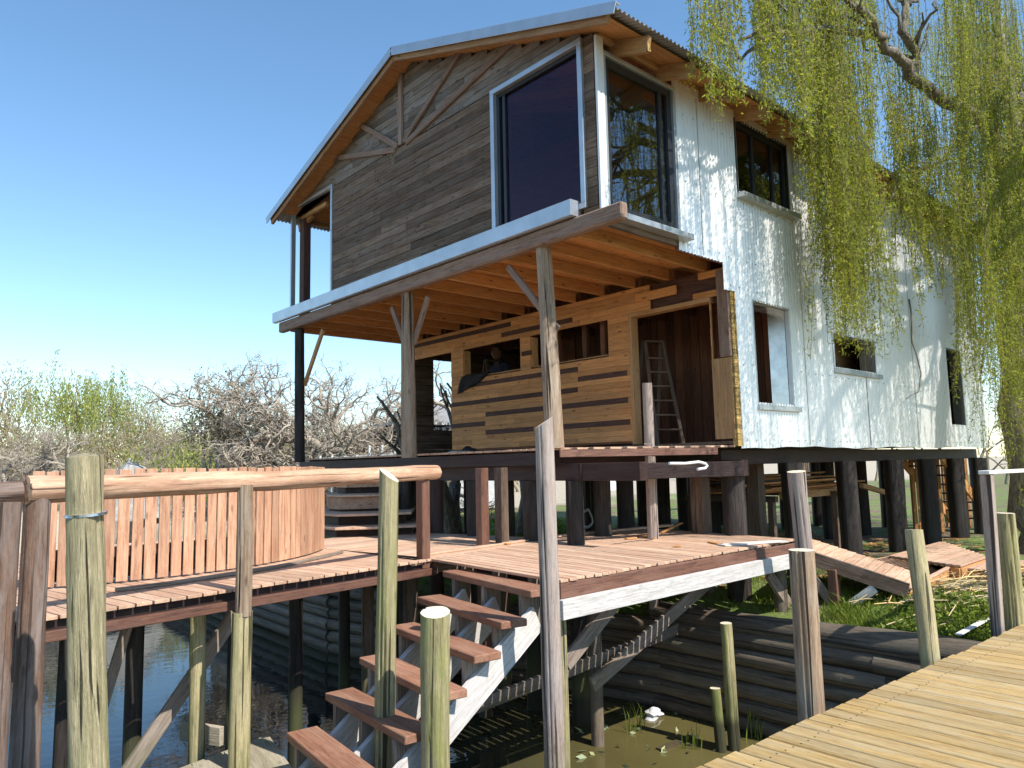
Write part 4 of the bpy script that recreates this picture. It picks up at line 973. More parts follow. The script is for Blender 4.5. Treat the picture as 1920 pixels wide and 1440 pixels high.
bare_tree('garden_tree', gloc(855, 17.5, -.1), 4.5, .5, 'pale forked trunk on the lawn seen under the porch left of the tallest post', M['bark'], trunks=2, depth=3, P=dict(bend=.2, up=.1, split=(2,), ang=(.3, .6), ratio=(.7, .85), side=0, seg=3), rmul=1.3)
bare_tree('garden_tree', gloc(980, 18.5, -.1), 4.6, .3, 'single pale trunk on the lawn seen between the stilts', M['bark'], trunks=1, depth=3, P=dict(bend=.12, up=.1, split=(2,), ang=(.3, .6), ratio=(.7, .85), side=0, seg=3), rmul=1.3)
# ---- the big weeping willow
WT = thing('weeping_willow', 'large weeping willow with hanging yellow green curtains before the steel wall', 'tree', (16.0, 4.1, -.2))
mb = MB()
def limb(pts, r0_, r1_, n=10, wob=.0):
    pts = [V(p) for p in pts]; K = len(pts); out = []
    for k in range(K-1):
        for t in (0, .34, .67): out.append(pts[k]*(1-t)+pts[k+1]*t+rng.normal(size=3)*wob)
    out.append(pts[-1]); rr = np.linspace(r0_, r1_, len(out)); mb.tube(out, list(rr), n)
    return out
W = lambda px, py, y: Uy(px, py, y)
trunkp = limb([(15.9, 3.85, -.4), (15.9, 3.9, .6), W(1915, 760, 3.95), W(1910, 600, 4.0), W(1925, 470, 4.0), W(1935, 380, 4.0)], .36, .24, 16, .04)
L1 = limb([W(1915, 520, 4.0), W(1890, 330, 4.0), W(1840, 225, 4.0), W(1770, 195, 4.0), W(1712, 150, 3.95), W(1690, 110, 3.9), W(1650, 70, 3.9)], .135, .06, 10, .04)
L2 = limb([W(1712, 150, 3.95), W(1720, 95, 3.9), W(1690, 60, 3.9), W(1700, 5, 3.9), W(1680, -80, 3.9)], .08, .04, 8, .02)
L3 = limb([W(1650, 70, 3.9), W(1600, 60, 4.0), W(1545, 55, 4.1), W(1460, 62, 4.2), W(1390, 75, 4.3)], .06, .02, 7, .02)
L4 = limb([W(1650, 70, 3.9), W(1620, 20, 3.8), W(1560, -40, 3.8), W(1450, -60, 4.0), W(1340, -50, 4.2)], .07, .02, 7, .03)
L5 = limb([W(1935, 380, 4.0), W(1900, 200, 4.2), W(1880, 60, 4.4), W(1850, -120, 4.6)], .13, .05, 10, .03)
L6 = limb([W(1840, 225, 4.0), W(1760, 300, 4.2), W(1690, 330, 4.4), W(1640, 420, 4.5)], .05, .015, 6, .03)
L7 = limb([W(1900, 600, 4.0), W(1860, 560, 3.9), W(1840, 700, 3.9)], .03, .012, 5, .02)
L8 = limb([W(1705, 560, 4.3), W(1712, 640, 4.3), W(1725, 700, 4.3), W(1722, 735, 4.3), W(1698, 748, 4.3)], .014, .006, 5, .01)
# limbs outside the picture to the right that cast the dappled shade
for k in range(13):
    st_ = V(trunkp[-1]) if k % 2 else V(trunkp[-4]); tx = random.uniform(9.2, 18); ty = tx*math.tan(R_(13.0))*random.uniform(.15, .9); tz = random.uniform(6.8, 9.0)
    mid = (st_+V((tx, ty, tz)))/2+V((random.uniform(-.6, .6), -.6, random.uniform(.3, 1.2)))
    lim = limb([st_, mid, (tx, ty, tz), (tx-1.0, ty+random.uniform(-.1, .1), tz-.8)], .15, .045, 7, .08)
    for j in range(5):
        q = V(random.choice(lim[4:])); e = q+V((random.uniform(-1.2, 1.0), -abs(random.gauss(0, .5)), random.uniform(-1.3, .3))); 
        limb([q, (q+e)/2+rng.normal(size=3)*.12, e], .035, .01, 5, .03)
for base_ in (L1, L2, L3, L4, L5):
    for j in range(7):
        q = V(random.choice(base_[2:])); e = q+V((random.uniform(-1.0, .8), random.uniform(-.4, .5), random.uniform(-.2, .9)))
        limb([q, (q+e)/2+rng.normal(size=3)*.1, e], .03, .008, 5, .03)
mb.build('trunk', M['bark'], WT, smooth=True)
# hanging strands (x, y, ztop, zbottom)
prof_px = [1290, 1310, 1345, 1380, 1420, 1470, 1500, 1520, 1560, 1600, 1640, 1680, 1720, 1760, 1800, 1850, 1900, 1960]
prof_lo = [130, 205, 215, 160, 190, 215, 300, 560, 690, 560, 430, 470, 590, 560, 700, 860, 960, 960]
prof_d = [.3, .6, .55, .28, .35, .4, .45, .95, 1.25, .8, .4, .55, .9, .8, 1.0, 1.1, 1.25, 1.25]
strands = []
Ntr = 2600
clumps = []
while len(clumps) < 148:
    px = random.uniform(1296, 1965)
    if random.random() > np.interp(px, prof_px, prof_d)/1.25: continue
    yy = random.uniform(3.7, 4.9) if px < 1640 else random.uniform(3.1, 4.9)
    back = px > 1560 and random.random() < .36
    if back: yy = random.uniform(5.0, 7.5)
    lo = float(np.interp(px, prof_px, prof_lo)); top = random.uniform(-260, 120)
    if back: lo = min(lo, float(np.interp(px, [1560, 1920], [60, 330]))); top = random.uniform(-200, 0)
    elif 1590 < px < 1760 and random.random() < .7: top = random.uniform(130, 330)
    elif random.random() < .4 and px > 1550: top = random.uniform(60, lo*.6)
    r_ = random.random(); bot = lo*(1-.5*r_*r_)+random.gauss(0, 14)
    if 1585 < px < 1750 and top < 240 and yy < 4.2 and random.random() < .85: continue
    if bot > top+60: clumps.append((px, yy, top, bot))
for (px, yy, top, bot) in clumps:
    T_ = Uy(px, top, yy); B2 = Uy(px, bot, yy); ns = random.randint(4, 13); sg = random.uniform(.05, .15)
    for j in range(ns):
        zt = min(T_[2]+random.uniform(-.3, .3), 11.5); zb = B2[2]+abs(random.gauss(0, .35))
        if zt > zb+.25: strands.append((T_[0]+random.gauss(0, sg)*1.3, yy+random.gauss(0, sg), zt, zb))
for k in range(190):
    px = random.uniform(1292, 1960)
    if random.random() > np.interp(px, prof_px, prof_d)/1.1: continue
    yy = random.uniform(3.4, 4.9); lo = float(np.interp(px, prof_px, prof_lo)); top = random.uniform(-200, 150); bot = lo*random.uniform(.4, 1)
    if bot > top+60:
        T_ = Uy(px, top, yy); B2 = Uy(px, bot, yy)
        if min(T_[2], 11.5) > B2[2]+.2: strands.append((T_[0], yy, min(T_[2], 11.5), B2[2]))
for k in range(170):  # unseen strands right of the frame, added to dapple the wall with shade
    x = random.uniform(8.6, 19); y = x*math.tan(R_(13.3))*random.uniform(.05, .97)
    if math.sin(x*2.3)+math.sin(y*4+x*1.1)+random.gauss(0, .35) < .1: continue
    zt = random.uniform(5.5, 9.5); strands.append((x, y, zt, zt-random.uniform(.8, 3.2)))
stv = MB(); Cs = []; As = []; Rn = []
for (x, y, zt, zb) in strands:
    L = zt-zb; sx, sy = random.gauss(0, .05), random.gauss(0, .05); am = random.uniform(.02, .09); ph = random.uniform(0, 6)
    f_ = lambda t: np.stack([x+sx*t*L+am*np.sin(1.6*t*L+ph), y+sy*t*L+am*np.cos(1.4*t*L+ph), zt-t*L], -1)
    tt = np.linspace(0, 1, max(3, int(L/.5))); pts = f_(tt); stv.tube(list(pts), [.0045*(1-.6*t)+.001 for t in tt], 3, .5)
    dens = 74; n = int(L*dens); t = rng.random(n)**.85; C = f_(t)+rng.normal(size=(n, 3))*(.014+.026*np.abs(np.sin(t*L*2.1+ph)))[:, None]
    side = rng.integers(0, 2)
    A = np.stack([rng.normal(size=n)*.55, rng.normal(size=n)*.55, -np.abs(rng.normal(size=n)*.5+.6)], 1); A /= np.linalg.norm(A, axis=1, keepdims=True)
    Cs.append(C+A*.02); As.append(A); Rn.append(np.clip(rng.normal(.5, .2, n)+random.gauss(0, .24), 0, 1))
    # little side shoots
stv.build('hanging_twigs', M['twig_olive'], WT)
Cs = np.concatenate(Cs); As = np.concatenate(As); Rn = np.concatenate(Rn)
print('LEAVES', len(Cs), 'STRANDS', len(strands))
leaves('crown', Cs, As, perp(As), rng.uniform(.035, .078, len(Cs)), rng.uniform(.010, .020, len(Cs)), M['willow_leaf'], WT, Rn)
# ================================================================== grass, reeds
def blades(name, pts, h, w_, mat, label, cat, bend=.5, jit=.4):
    n = len(pts); C = np.array(pts); a = rng.random(n)*6.28; sd = np.stack([np.cos(a), np.sin(a), 0*a], 1); hh = (h*(1-jit+2*jit*rng.random(n)))[:, None] if np.isscalar(h) else (h*(1-jit+2*jit*rng.random(n)))[:, None]
    wv = (w_ if np.isscalar(w_) else w_[:, None]); ln = np.stack([rng.normal(size=n)*bend, rng.normal(size=n)*bend, np.ones(n)], 1)
    tip = C+ln*hh; mid = C+ln*V((.35, .35, .6))*hh
    vs = np.stack([C-sd*wv, C+sd*wv, mid+sd*wv*.8, mid-sd*wv*.8, tip], 1).reshape(-1, 3)
    base = np.arange(n)[:, None]*5; fs = np.concatenate([base+V((0, 1, 2)).astype(int), base+V((0, 2, 3)).astype(int), base+V((3, 2, 4)).astype(int)])
    o = raw_mesh(name, vs, fs, np.repeat(rng.random(n), 5), mat); return setp(o, label, cat, kind='stuff')
pts = []; hs_ = []
def patch(cx_, cy_, rx, ry, n, h):
    for _ in range(n):
        a = random.uniform(0, 6.28); r = math.sqrt(random.random()); x = cx_+rx*r*math.cos(a); y = cy_+ry*r*math.sin(a)
        if x < wallx(y)+.15: continue
        pts.append((x, y, gh(x, y)-.01)); hs_.append(h*random.uniform(.5, 1.3)*(1.15-r*.6))
for _ in range(46): patch(random.uniform(8.3, 10.2), random.uniform(2.6, 4.3), .28, .25, 240, .13)
for _ in range(16): patch(random.uniform(9.0, 10.5), random.uniform(4.3, 5.3), .3, .3, 160, .12)
for _ in range(22): patch(random.uniform(8.2, 11.5), random.uniform(5.4, 9), .5, .5, 140, .12)
for _ in range(90): patch(random.uniform(8, 17), random.uniform(9, 20), 1.1, 1.0, 160, .10)
o = blades('grass', pts, np.array(hs_), .006+.012*(np.array([p[1] for p in pts]) > 8), M['grass'], 'green grass and weeds on the bank and lawn', 'grass', .5)
# broad weeds by the jetty
n = 2600; k = rng.integers(0, 40, n); cen = np.stack([rng.uniform(8.3, 9.9, 40), rng.uniform(2.5, 3.5, 40)], 1); xy = cen[k]+rng.normal(size=(n, 2))*.10
xy[:, 0] = np.maximum(xy[:, 0], 8.25)
C = np.stack([xy[:, 0], xy[:, 1], np.array([gh(x, y) for x, y in xy])+rng.random(n)*.14], 1); A = rand_dirs(n); A[:, 2] = np.abs(A[:, 2])*.6; A /= np.linalg.norm(A, axis=1, keepdims=True)
setp(leaves('broad_weeds', C, A, perp(A), rng.uniform(.03, .09, n), rng.uniform(.02, .045, n), M['grass']), 'low broad leaved weeds between jetty and log wall', 'weeds', kind='stuff')
# reeds / straw pile
b = MB()
for k in range(420):
    c = V((random.gauss(10.6, .9), random.gauss(3.15, .42), 0)); c[1] = max(2.55, min(4.0, c[1])); c[2] = gh(*c[:2])+random.random()*.12
    a = random.gauss(.15, .5); l = random.uniform(.3, 1.3); d = V((math.cos(a), math.sin(a), random.uniform(-.12, .15)))*l/2
    if c[0] > wallx(c[1])+.9: b.tube([c-d, c+V((0, 0, .02)), c+d], [.006, .008, .004], 4)
setp(b.build('dry_reeds', M['straw']), 'heap of dry yellow reeds and sticks beside the low walkway', 'reeds', kind='stuff')
b = MB()
for k in range(500):
    c = V((random.uniform(9, 17), random.uniform(4.5, 12), 0)); c[2] = gh(*c[:2])+.02; a = random.uniform(0, 6.3); l = random.uniform(.05, .35); d = V((math.cos(a), math.sin(a), 0))*l/2
    b.beam(c-d, c+d, random.uniform(.01, .05), .015)
setp(b.build('wood_litter', M['pine_pale']), 'scattered offcuts and litter on the soil under the house', 'litter', kind='stuff')
# ================================================================== small objects
def single(mb, name, mat, label, cat, group=None, bevel=0, smooth=False): return setp(mb.build(name, mat, None, bevel, smooth), label, cat, group)
for (a, c, lab) in (((1782, 1163), (1872, 1148), 'white plastic strip on the soil left of the square handrail post'), ((1796, 1190), (1870, 1150), 'thin white strip slanting across soil near the jetty')):
    p = Uz(*a, -.12); q = Uz(*c, -.05); b = MB(); b.beam(p, q, .06, .012); single(b, 'trim_strip', M['offwhite'], lab, 'trim strip', bevel=.002)
# stepladders
def ladder(c, h, w_, dx, yaw, label):
    t = thing('stepladder', label, 'ladder', c); cy_, sy_ = math.cos(yaw), math.sin(yaw)
    def P(x, y, z): return V((c[0]+x*cy_-y*sy_, c[1]+x*sy_+y*cy_, c[2]+z))
    for s_ in (-1, 1):
        for e in (-1, 1):
            b = MB(); b.beam(P(e*dx, s_*w_*(1.0), 0), P(e*.03, s_*w_*.7, h), .06, .028); b.build('leg', M['ladder'], t, .003)
    for k in range(1, 7):
        f_ = k/7.2; b = MB(); b.beam(P(-dx*(1-f_)-.03*f_, -w_*(1-.3*f_), h*f_), P(-dx*(1-f_)-.03*f_, w_*(1-.3*f_), h*f_), .07, .025); b.build('rung', M['ladder'], t, .003)
    b = MB(); b.beam(P(0, -w_*.75, h+.01), P(0, w_*.75, h+.01), .1, .03); b.build('top_board', M['ladder'], t, .003)
lc = Ux(1235, 820, 9.5); ladder((9.45, float(lc[1]), ZF), 1.62, .22, .42, 1.15, 'tall wooden stepladder standing inside the open porch doorway')
lc = Ux(918, 700, 9.4); ladder((9.75, float(lc[1])+.35, ZF), 1.85, .2, .35, 1.5, 'wooden stepladder behind the left porch window opening')
# person inside
def skin_body(name, nodes, edges, mat, parent, lv=2):
    me = bpy.data.meshes.new(name); me.from_pydata([n[:3] for n in nodes], edges, []); o = bpy.data.objects.new(name, me); COL.objects.link(o)
    o.parent = parent
    s_ = o.modifiers.new('skin', 'SKIN'); s_.use_smooth_shade = True
    for i, n in enumerate(nodes): me.skin_vertices[0].data[i].radius = (n[3], n[4] if len(n) > 4 else n[3])
    me.skin_vertices[0].data[0].use_root = True
    ss = o.modifiers.new('sub', 'SUBSURF'); ss.levels = lv; ss.render_levels = lv
    me.materials.append(mat); return o
hp = Ux(938, 662, 9.95)
PE = thing('person', 'person in dark blue top standing inside the left porch window opening looking down', 'person', (9.95, float(hp[1]), ZF)); PE.rotation_euler = (0, 0, R_(180)); k_s = float(hp[2]-ZF)/1.64; PE.scale = (k_s, k_s, k_s)
nd = [(0, 0, .93, .15, .12), (0, 0, 1.12, .15, .11), (0, 0, 1.32, .17, .115), (0.0, 0, 1.47, .06), (.03, 0, 1.55, .055), (0, .18, 1.41, .06), (.08, .26, 1.16, .042), (.30, .22, 1.12, .033), (.38, .20, 1.12, .028), (0, -.18, 1.41, .06), (.08, -.26, 1.16, .042), (.30, -.20, 1.18, .033), (.38, -.18, 1.18, .028), (0, .10, .86, .09), (.02, .11, .48, .062), (0, .11, .08, .045), (.14, .12, .03, .04), (0, -.10, .86, .09), (.02, -.11, .48, .062), (0, -.11, .08, .045), (.14, -.12, .03, .04)]
ed = [(0, 1), (1, 2), (2, 3), (3, 4), (2, 5), (5, 6), (6, 7), (7, 8), (2, 9), (9, 10), (10, 11), (11, 12), (0, 13), (13, 14), (14, 15), (15, 16), (0, 17), (17, 18), (18, 19), (19, 20)]
skin_body('body', nd, ed, M['navy'], PE)
def ell(mb, c, r, n=14, m_=10, fn=None):
    vs = []; 
    for i in range(m_+1):
        ph = math.pi*i/m_
        for j in range(n):
            th = 2*math.pi*j/n; d = V((math.sin(ph)*math.cos(th), math.sin(ph)*math.sin(th), math.cos(ph))); rr = 1 if fn is None else fn(d)
            vs.append(V(c)+d*V(r)*rr)
    fs = [(i*n+j, (i+1)*n+j, (i+1)*n+(j+1) % n, i*n+(j+1) % n) for i in range(m_) for j in range(n)]
    mb.add(vs, fs, vs, .5)
def face(d): return 1+.16*max(0, d[0])**14*(1 if -.35 < d[2] < .15 else .3)-.10*max(0, -d[2]-.3)
b = MB(); ell(b, (.08, 0, 1.64), (.098, .078, .122), 24, 20, face)
for s_ in (-1, 1): ell(b, (.07, s_*.08, 1.64), (.018, .012, .03), 8, 6)
o = b.build('head', M['skin'], None, 0, True); o.parent = PE
b = MB(); ell(b, (.055, 0, 1.675), (.105, .088, .108), 18, 12, lambda d: 1 if d[0] < .35 or d[2] > .45 else .82); o = b.build('hair', M['hair'], None, 0, True); o.parent = PE
for s_ in (-1, 1):
    c = V((.42, s_*.19, 1.12 if s_ > 0 else 1.18)); b = MB(); ell(b, c, (.045, .035, .018), 10, 8)
    for k in range(4): b.tube([c+V((.03, (k-1.5)*.018, 0)), c+V((.075, (k-1.5)*.02, -.004)), c+V((.10-.01*abs(k-1.5), (k-1.5)*.02, -.03))], [.009, .008, .006], 6)
    b.tube([c+V((-.01, -s_*.03, 0)), c+V((.03, -s_*.055, -.005)), c+V((.055, -s_*.06, -.02))], [.010, .009, .007], 6)
    o = b.build('hand', M['skin'], None, 0, True); o.parent = PE
b = MB()
for s_ in (-1, 1): ell(b, (.175, s_*.028, 1.655), (.009, .012, .008), 8, 6)
o = b.build('eyes', M['hair'], None, 0, True); o.parent = PE
# black garment over sill
g0 = Ux(905, 700, XW-.05); g1 = Ux(866, 706, XW-.05); g2 = Ux(857, 735, XW-.05)
vs = []; NU, NV = 14, 12
for i in range(NU+1):
    for j in range(NV+1):
        u, v = i/NU, j/NV; y = 11.25+.12*v*(1-u)-u*.75*(1-.35*v); z = 3.33-.34*v*(1-.55*u)-.02*u
        x = XW-.045-.02*math.sin(9*u+3*v)-.012*math.sin(23*u)-(.03*v if j else -.10)
        if j == 0: z += .02
        vs.append((x, y, z))
fs = [(i*(NV+1)+j, (i+1)*(NV+1)+j, (i+1)*(NV+1)+j+1, i*(NV+1)+j+1) for i in range(NU) for j in range(NV)]
b = MB(); b.add(vs, fs, vs, .5); o = single(b, 'jacket', M['cloth_black'], 'black garment draped over the sill of the left porch window opening', 'jacket', smooth=True)
sm = o.modifiers.new('thick', 'SOLIDIFY'); sm.thickness = .015
b = MB(); gp = Ux(880, 834, 8.3); ell(b, (8.3, float(gp[1]), 1.85), (.12, .18, .10), 14, 10, lambda d: 1+.25*math.sin(5*d[1])*d[2]); single(b, 'bag', M['cloth_black'], 'small black bag on the porch floor against the striped wall', 'bag', smooth=True)
b = MB(); gp = Ux(852, 838, 8.0)
pts_ = [V((8.0+.16*math.cos(t)+.01*t, float(gp[1])+.2*math.sin(t), 1.825+.004*t)) for t in np.linspace(0, 15, 60)]
b.tube(pts_, .008, 6); single(b, 'coiled_cord', M['greyhose'], 'pale cord coiled on the porch floor beside the black bag', 'cord', smooth=True)
# hoses under the house
b = MB(); cen_ = Uy(1100, 968, 8.6); pts_ = []
top_ = Uy(1070, 880, 8.6); pts_.append(top_); pts_.append(top_+V((0, 0, -.4))); pts_.append(Uy(1080, 950, 8.6))
for t in np.linspace(2.6, 2.6+6.28*2.2, 44): pts_.append(cen_+V((.13*math.cos(t), .02*math.sin(3*t), .15*math.sin(t)-.004*t)))
b.tube(pts_, .011, 6); single(b, 'hanging_hose', M['greyhose'], 'pale hose hanging in loops among the stilts under the porch', 'hose', smooth=True)
b = MB(); b.tube([Uy(*p, 5.3) for p in ((1255, 869), (1285, 869), (1310, 866), (1322, 869), (1326, 873), (1322, 878), (1308, 880))], .017, 8); single(b, 'bent_pipe', M['whiteplastic'], 'white plastic pipe with hooked end below the house corner', 'pipe', smooth=True)
# timber under house
TSK = thing('timber_stack', 'loose stack of old boards resting on a pale beam under the house', 'timber stack', (13, 7.4, .9))
for k in range(34):
    b = MB(); y = 7.2+random.uniform(-.5, .7); z = 1.02+random.uniform(0, .32); x0 = 11.6+random.uniform(-.4, .6)
    b.beam((x0, y, z), (x0+random.uniform(2.2, 3.6), y+random.uniform(-.3, .3), z+random.uniform(-.06, .06)), .14, .028); b.build('board', M['pine_pale'] if k % 3 else M['stilt_brown'], TSK)
a = Uy(1465, 930, 6.7); c = Uy(1600, 918, 6.7)
b = MB(); b.beam(a, c, .09, .13); b.build('carrier_beam', M['pine'], TSK, .004)
a = Uy(1615, 910, 6.5); c = Uy(1668, 926, 6.5); b = MB(); b.beam(a, c, .09, .09); b.build('carrier_beam', M['pine'], TSK, .004)
for xx in (11.7, 14.0):
    b = MB(); b.beam((xx, 6.5, .95), (xx, 8.3, .95), .1, .1); b.build('cross_bearer', M['stilt_brown'], TSK)
    for yy in (6.6, 8.2):
        b = MB(); b.beam((xx, yy, -.2), (xx, yy, .9), .1, .1, (0, 1, 0)); b.build('trestle_leg', M['stilt_brown'], TSK)
def slat_screen(p, q, z0, z1, label, mat, step=.10, sw=.06, horiz=False, name='slatted_screen'):
    t = thing(name, label, 'screen', (float(p[0]), float(p[1]), z0)); p = V(p); q = V(q); L = np.linalg.norm(q-p); d = (q-p)/L; nn = V((-d[1], d[0]))
    b = MB()
    if not horiz:
        u = 0
        while u < L: c = p+d*u; b.beam((*c, z0), (*c, z1), sw, .02, (*nn, 0)); u += step
    else:
        z = z0
        while z < z1: b.beam((*p, z), (*q, z), .02, sw); z += step
    b.build('slats', mat, t)
    b = MB()
    for f_ in ((z0+.1, z1-.1) if not horiz else ()): b.beam((*(p+nn*.022), f_), (*(q+nn*.022), f_), .02, .08)
    for c in (p, q): b.beam((*(c+nn*.05), z0-.1), (*(c+nn*.05), z1+.05), .07, .07, (*nn, 0))
    b.build('frame', mat, t)
def xy(px, py, y): p = Uy(px, py, y); return (float(p[0]), float(p[1]))
slat_screen(xy(1712, 900, 6.6), xy(1762, 900, 6.2), -.05, 1.62, 'orange upright slat screen between stilts under the far end of house', M['orange'], .095, .07)
slat_screen(xy(1768, 900, 7.0), xy(1808, 900, 6.4), -.05, 1.6, 'orange slatted screen beside the rear stairs', M['orange'], .095, .07)
slat_screen(xy(1500, 860, 13.0), xy(1600, 860, 13.0), .9, 1.55, 'far slatted screen with bright gaps behind the timber stack', M['stilt_brown'], .14, .1)
slat_screen(xy(1250, 870, 15.5), xy(1420, 870, 15.5), 1.1, 1.62, 'far red painted slats seen under the house', M['pinkred'], .10, .06, True)
RS = thing('rear_stairs', 'brown diagonal stair rising to the rear porch at the right', 'stairs', (17.8, 5.9, 0))
for yy in (5.75, 6.6):
    b = MB(); b.beam((17.0, yy, 1.7), (20.3, yy, -.05), .05, .22); b.build('stringer', M['orange'], RS, .004)
for k in range(8):
    b = MB(); b.beam((17.3+k*.40, 5.75, 1.62-k*.212), (17.3+k*.40, 6.6, 1.62-k*.212), .25, .035); b.build('tread', M['stilt_brown'], RS)
# background buildings and fence
BG = thing('screened_pavilion', 'dark screened pavilion with pale roof edge beyond the left trees', 'pavilion', gloc(718, 24, .0))
c0 = UD(690, 850, 24); c1 = UD(758, 850, 22.5); dd = V((c1[0]-c0[0], c1[1]-c0[1])); nn = V((-dd[1], dd[0]))/np.linalg.norm(dd)
p4 = [V((c0[0], c0[1])), V((c1[0], c1[1])), V((c1[0], c1[1]))+nn*2.5*np.sign(nn.dot(FWD[:2])), V((c0[0], c0[1]))+nn*2.5*np.sign(nn.dot(FWD[:2]))]
b = MB(); b.poly([(*p, 2.85) for p in p4], 1.1); b.build('mesh_walls', M['darkmesh'], BG)
b = MB(); b.poly([(*p, 3.0) for p in p4], .07); 
for p in p4: b.beam((*p, 0), (*p, 2.93), .08, .08, (0, 1, 0))
b.build('frame', M['palewall'], BG)
WF = thing('white_rail_fence', 'thin white post and rail fence in front of the dark pavilion', 'fence', gloc(680, 21.5, 0))
p0_ = UD(600, 850, 21.5); p1_ = UD(765, 840, 20.5)
for k in range(8):
    q = p0_+(p1_-p0_)*k/7; b = MB(); b.beam((q[0], q[1], .1), (q[0], q[1], 2.0+.25*(k > 3)), .06, .06, (0, 1, 0)); b.build('post', M['offwhite'], WF)
for z in (1.9, 1.55):
    b = MB(); b.beam((p0_[0], p0_[1], z), (p1_[0], p1_[1], z+.1), .04, .07); b.build('rail', M['offwhite'], WF)
GH = thing('far_cottage', 'small pale cottage seen through the opening in the left lower wall', 'cottage', gloc(835, 27, .3))
c = UD(838, 800, 27); b = MB(); b.box((c[0]-1.6, c[1]-1.2, .2), (c[0]+1.6, c[1]+1.2, 3.1)); b.build('wall', M['palewall'], GH)
b = MB(); b.poly([(c[0]-1.8, c[1]-1.4, 3.1), (c[0]-1.8, c[1]+1.4, 3.1), (c[0]-1.8, c[1], 3.9)], 3.6, (1, 0, 0)); b.build('roof', M['roof'], GH)
b = MB(); b.box((c[0]-1.0, c[1]-1.23, 1.6), (c[0]-.2, c[1]-1.201, 2.6)); b.build('window', M['darkmesh'], GH)
p = UD(243, 852, 24); TN = thing('canvas_tent', 'small pale grey canvas tent whose peak shows above the picket fence', 'tent', (p[0], p[1], .2))
b = MB(); z1 = float(p[2])-.2; c = V((p[0], p[1], z1)); q4 = [V((p[0]+1.0*sx_, p[1]+.9*sy_, .2)) for sx_, sy_ in ((-1, -1), (1, -1), (1, 1), (-1, 1))]; t4 = [V((p[0]+.32*sx_+.1, p[1]+.28*sy_, z1-.22)) for sx_, sy_ in ((-1, -1), (1, -1), (1, 1), (-1, 1))]
b.add(q4+t4+[c], [(0, 1, 5, 4), (1, 2, 6, 5), (2, 3, 7, 6), (3, 0, 4, 7), (4, 5, 8), (5, 6, 8), (6, 7, 8), (7, 4, 8)], q4+t4+[c], .5); b.build('canvas', M['tentgrey'], TN)
b = MB(); b.beam((p[0], p[1], .2), (p[0], p[1], z1+.08), .05, .05, (0, 1, 0)); b.build('pole', M['offwhite'], TN)
b = MB(); p = Uz(1065, 922, 0); ell(b, (p[0], p[1], .12), (.25, .2, .18), 12, 8, lambda d: 1+.2*math.sin(6*d[0])*d[2]); single(b, 'blue_bag', M['blue'], 'small bright blue plastic bag on the lawn beyond the stilts', 'bag', smooth=True)
b = MB(); p = Uz(1150, 925, 0); ell(b, (p[0], p[1], .2), (1.3, .5, .4), 20, 12, lambda d: 1+.15*math.sin(7*d[0]+2)*d[2]+.1*math.sin(11*d[1])); single(b, 'tarpaulin', M['tarp'], 'pale crumpled tarpaulin heap seen between stilts under the porch', 'tarpaulin', smooth=False)
CR = thing('green_crate', 'dark green crate on the lawn behind the tallest grey post', 'crate', (0, 0, 0)); p = UD(987, 968, 13.2); CR.location = (float(p[0]), float(p[1]), -.1)
for s0, s1 in (((-.2, -.2, 0), (.2, -.17, .4)), ((-.2, .17, 0), (.2, .2, .4)), ((-.2, -.17, 0), (-.17, .17, .4)), ((.17, -.17, 0), (.2, .17, .4)), ((-.17, -.17, 0), (.17, .17, .03))):
    b = MB(); b.box(s0, s1); o = b.build('crate_side' if s1[2] > .1 else 'crate_bottom', M['greencrate']); o.parent = CR
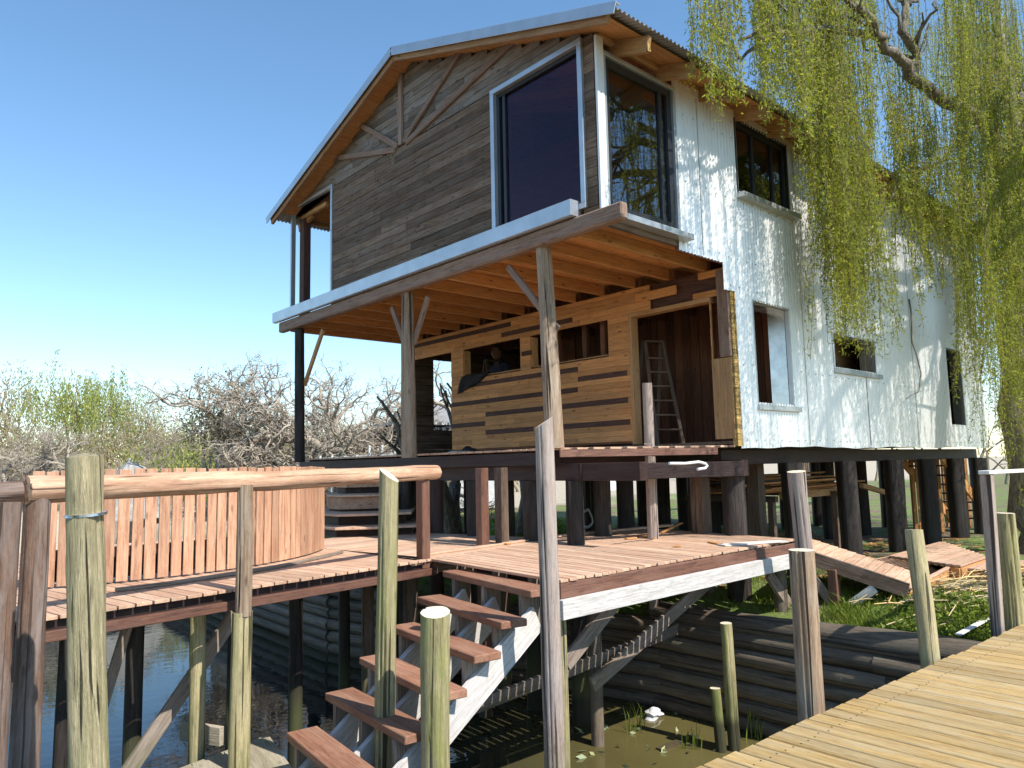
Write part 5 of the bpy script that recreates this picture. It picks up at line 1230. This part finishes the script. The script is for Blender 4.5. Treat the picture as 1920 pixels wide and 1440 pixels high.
# scraps on platform
for k, (a, c, lab) in enumerate((((1173, 1010), (1192, 1008), 'short pale offcut at the rear middle of the platform'), ((1200, 1004), (1228, 1009), 'splintered yellow offcut on the platform near the rear edge'), ((1262, 1024), (1277, 1024), 'small offcut lying alone mid platform'), ((1330, 1016), (1354, 1021), 'short offcut left of the pale sun patch board'), ((1352, 1022), (1470, 1014), 'long pale board painted as a sun patch near the right end of the platform'), ((1240, 999), (1262, 982), 'thin splinter stick leaning up at the rear platform edge'), ((948, 1020), (956, 1019), 'tiny offcut on the deck left of the tallest post'))):
    p = Uz(*a, ZD+.012); q = Uz(*c, ZD+.012)
    if k == 5: q = p+V((.35, -.1, .12))
    b = MB(); b.beam(p, q, .05 if k != 4 else .16, .015); single(b, 'wood_offcut', M['pine_pale'] if k != 4 else M['whitewood'], lab, 'offcut', 'offcuts lying on the platform')  # the wide whitewood piece puts a patch of sunlight into the colour
# floating things
b = MB(); p = Uz(1225, 1345, WATER); ell(b, (p[0], p[1], WATER+.03), (.13, .09, .07), 14, 10, lambda d: 1+.35*math.sin(4*d[0]+1)*d[1]+.2*math.sin(7*d[2]+d[0]*3)); single(b, 'foam_lump', M['palewall'], 'white foam lump floating in the olive water by the log wall', 'foam')
b = MB(); p = Uz(925, 1295, WATER); ell(b, (p[0], p[1], WATER+.05), (.22, .12, .10), 14, 10, lambda d: 1+.15*math.sin(6*d[1])*d[2]); single(b, 'sack', M['offwhite'], 'pale sack in the water behind the steps', 'sack', smooth=True)
b = MB(); b.beam(Uz(1236, 1406, WATER+.008), Uz(1304, 1378, WATER+.008), .09, .025); single(b, 'floating_plank', M['pine'], 'larger orange plank floating in the sunlit water', 'plank', 'planks floating in the water')
b = MB(); b.beam(Uz(1286, 1396, WATER+.008), Uz(1318, 1398, WATER+.008), .05, .02); single(b, 'floating_plank', M['pine'], 'smaller orange plank floating in the sunlit water', 'plank', 'planks floating in the water')
n = 46; C = []
for k in range(n):
    q = Uz(random.uniform(1080, 1420), random.uniform(1330, 1438), WATER+.006); C.append(q)
C = np.array(C); A = rand_dirs(n); A[:, 2] *= .25; A /= np.linalg.norm(A, axis=1, keepdims=True)
setp(leaves('floating_leaves', C+V((0, 0, .01)), A, perp(A), rng.uniform(.05, .16, n), rng.uniform(.02, .06, n), M['lilypad']), 'fallen leaves and bits floating on the olive water', 'leaves', kind='stuff')
pts = []
for (px, py) in ((912, 1285), (950, 1282), (1415, 1385), (1300, 1400), (1195, 1370)):
    for _ in range(14): q = Uz(px+random.gauss(0, 8), py+random.gauss(0, 4), WATER); pts.append(tuple(q))
blades('water_reeds', pts, .28, .006, M['grass'], 'thin green reed shoots standing in the shallow water', 'reeds', .25)
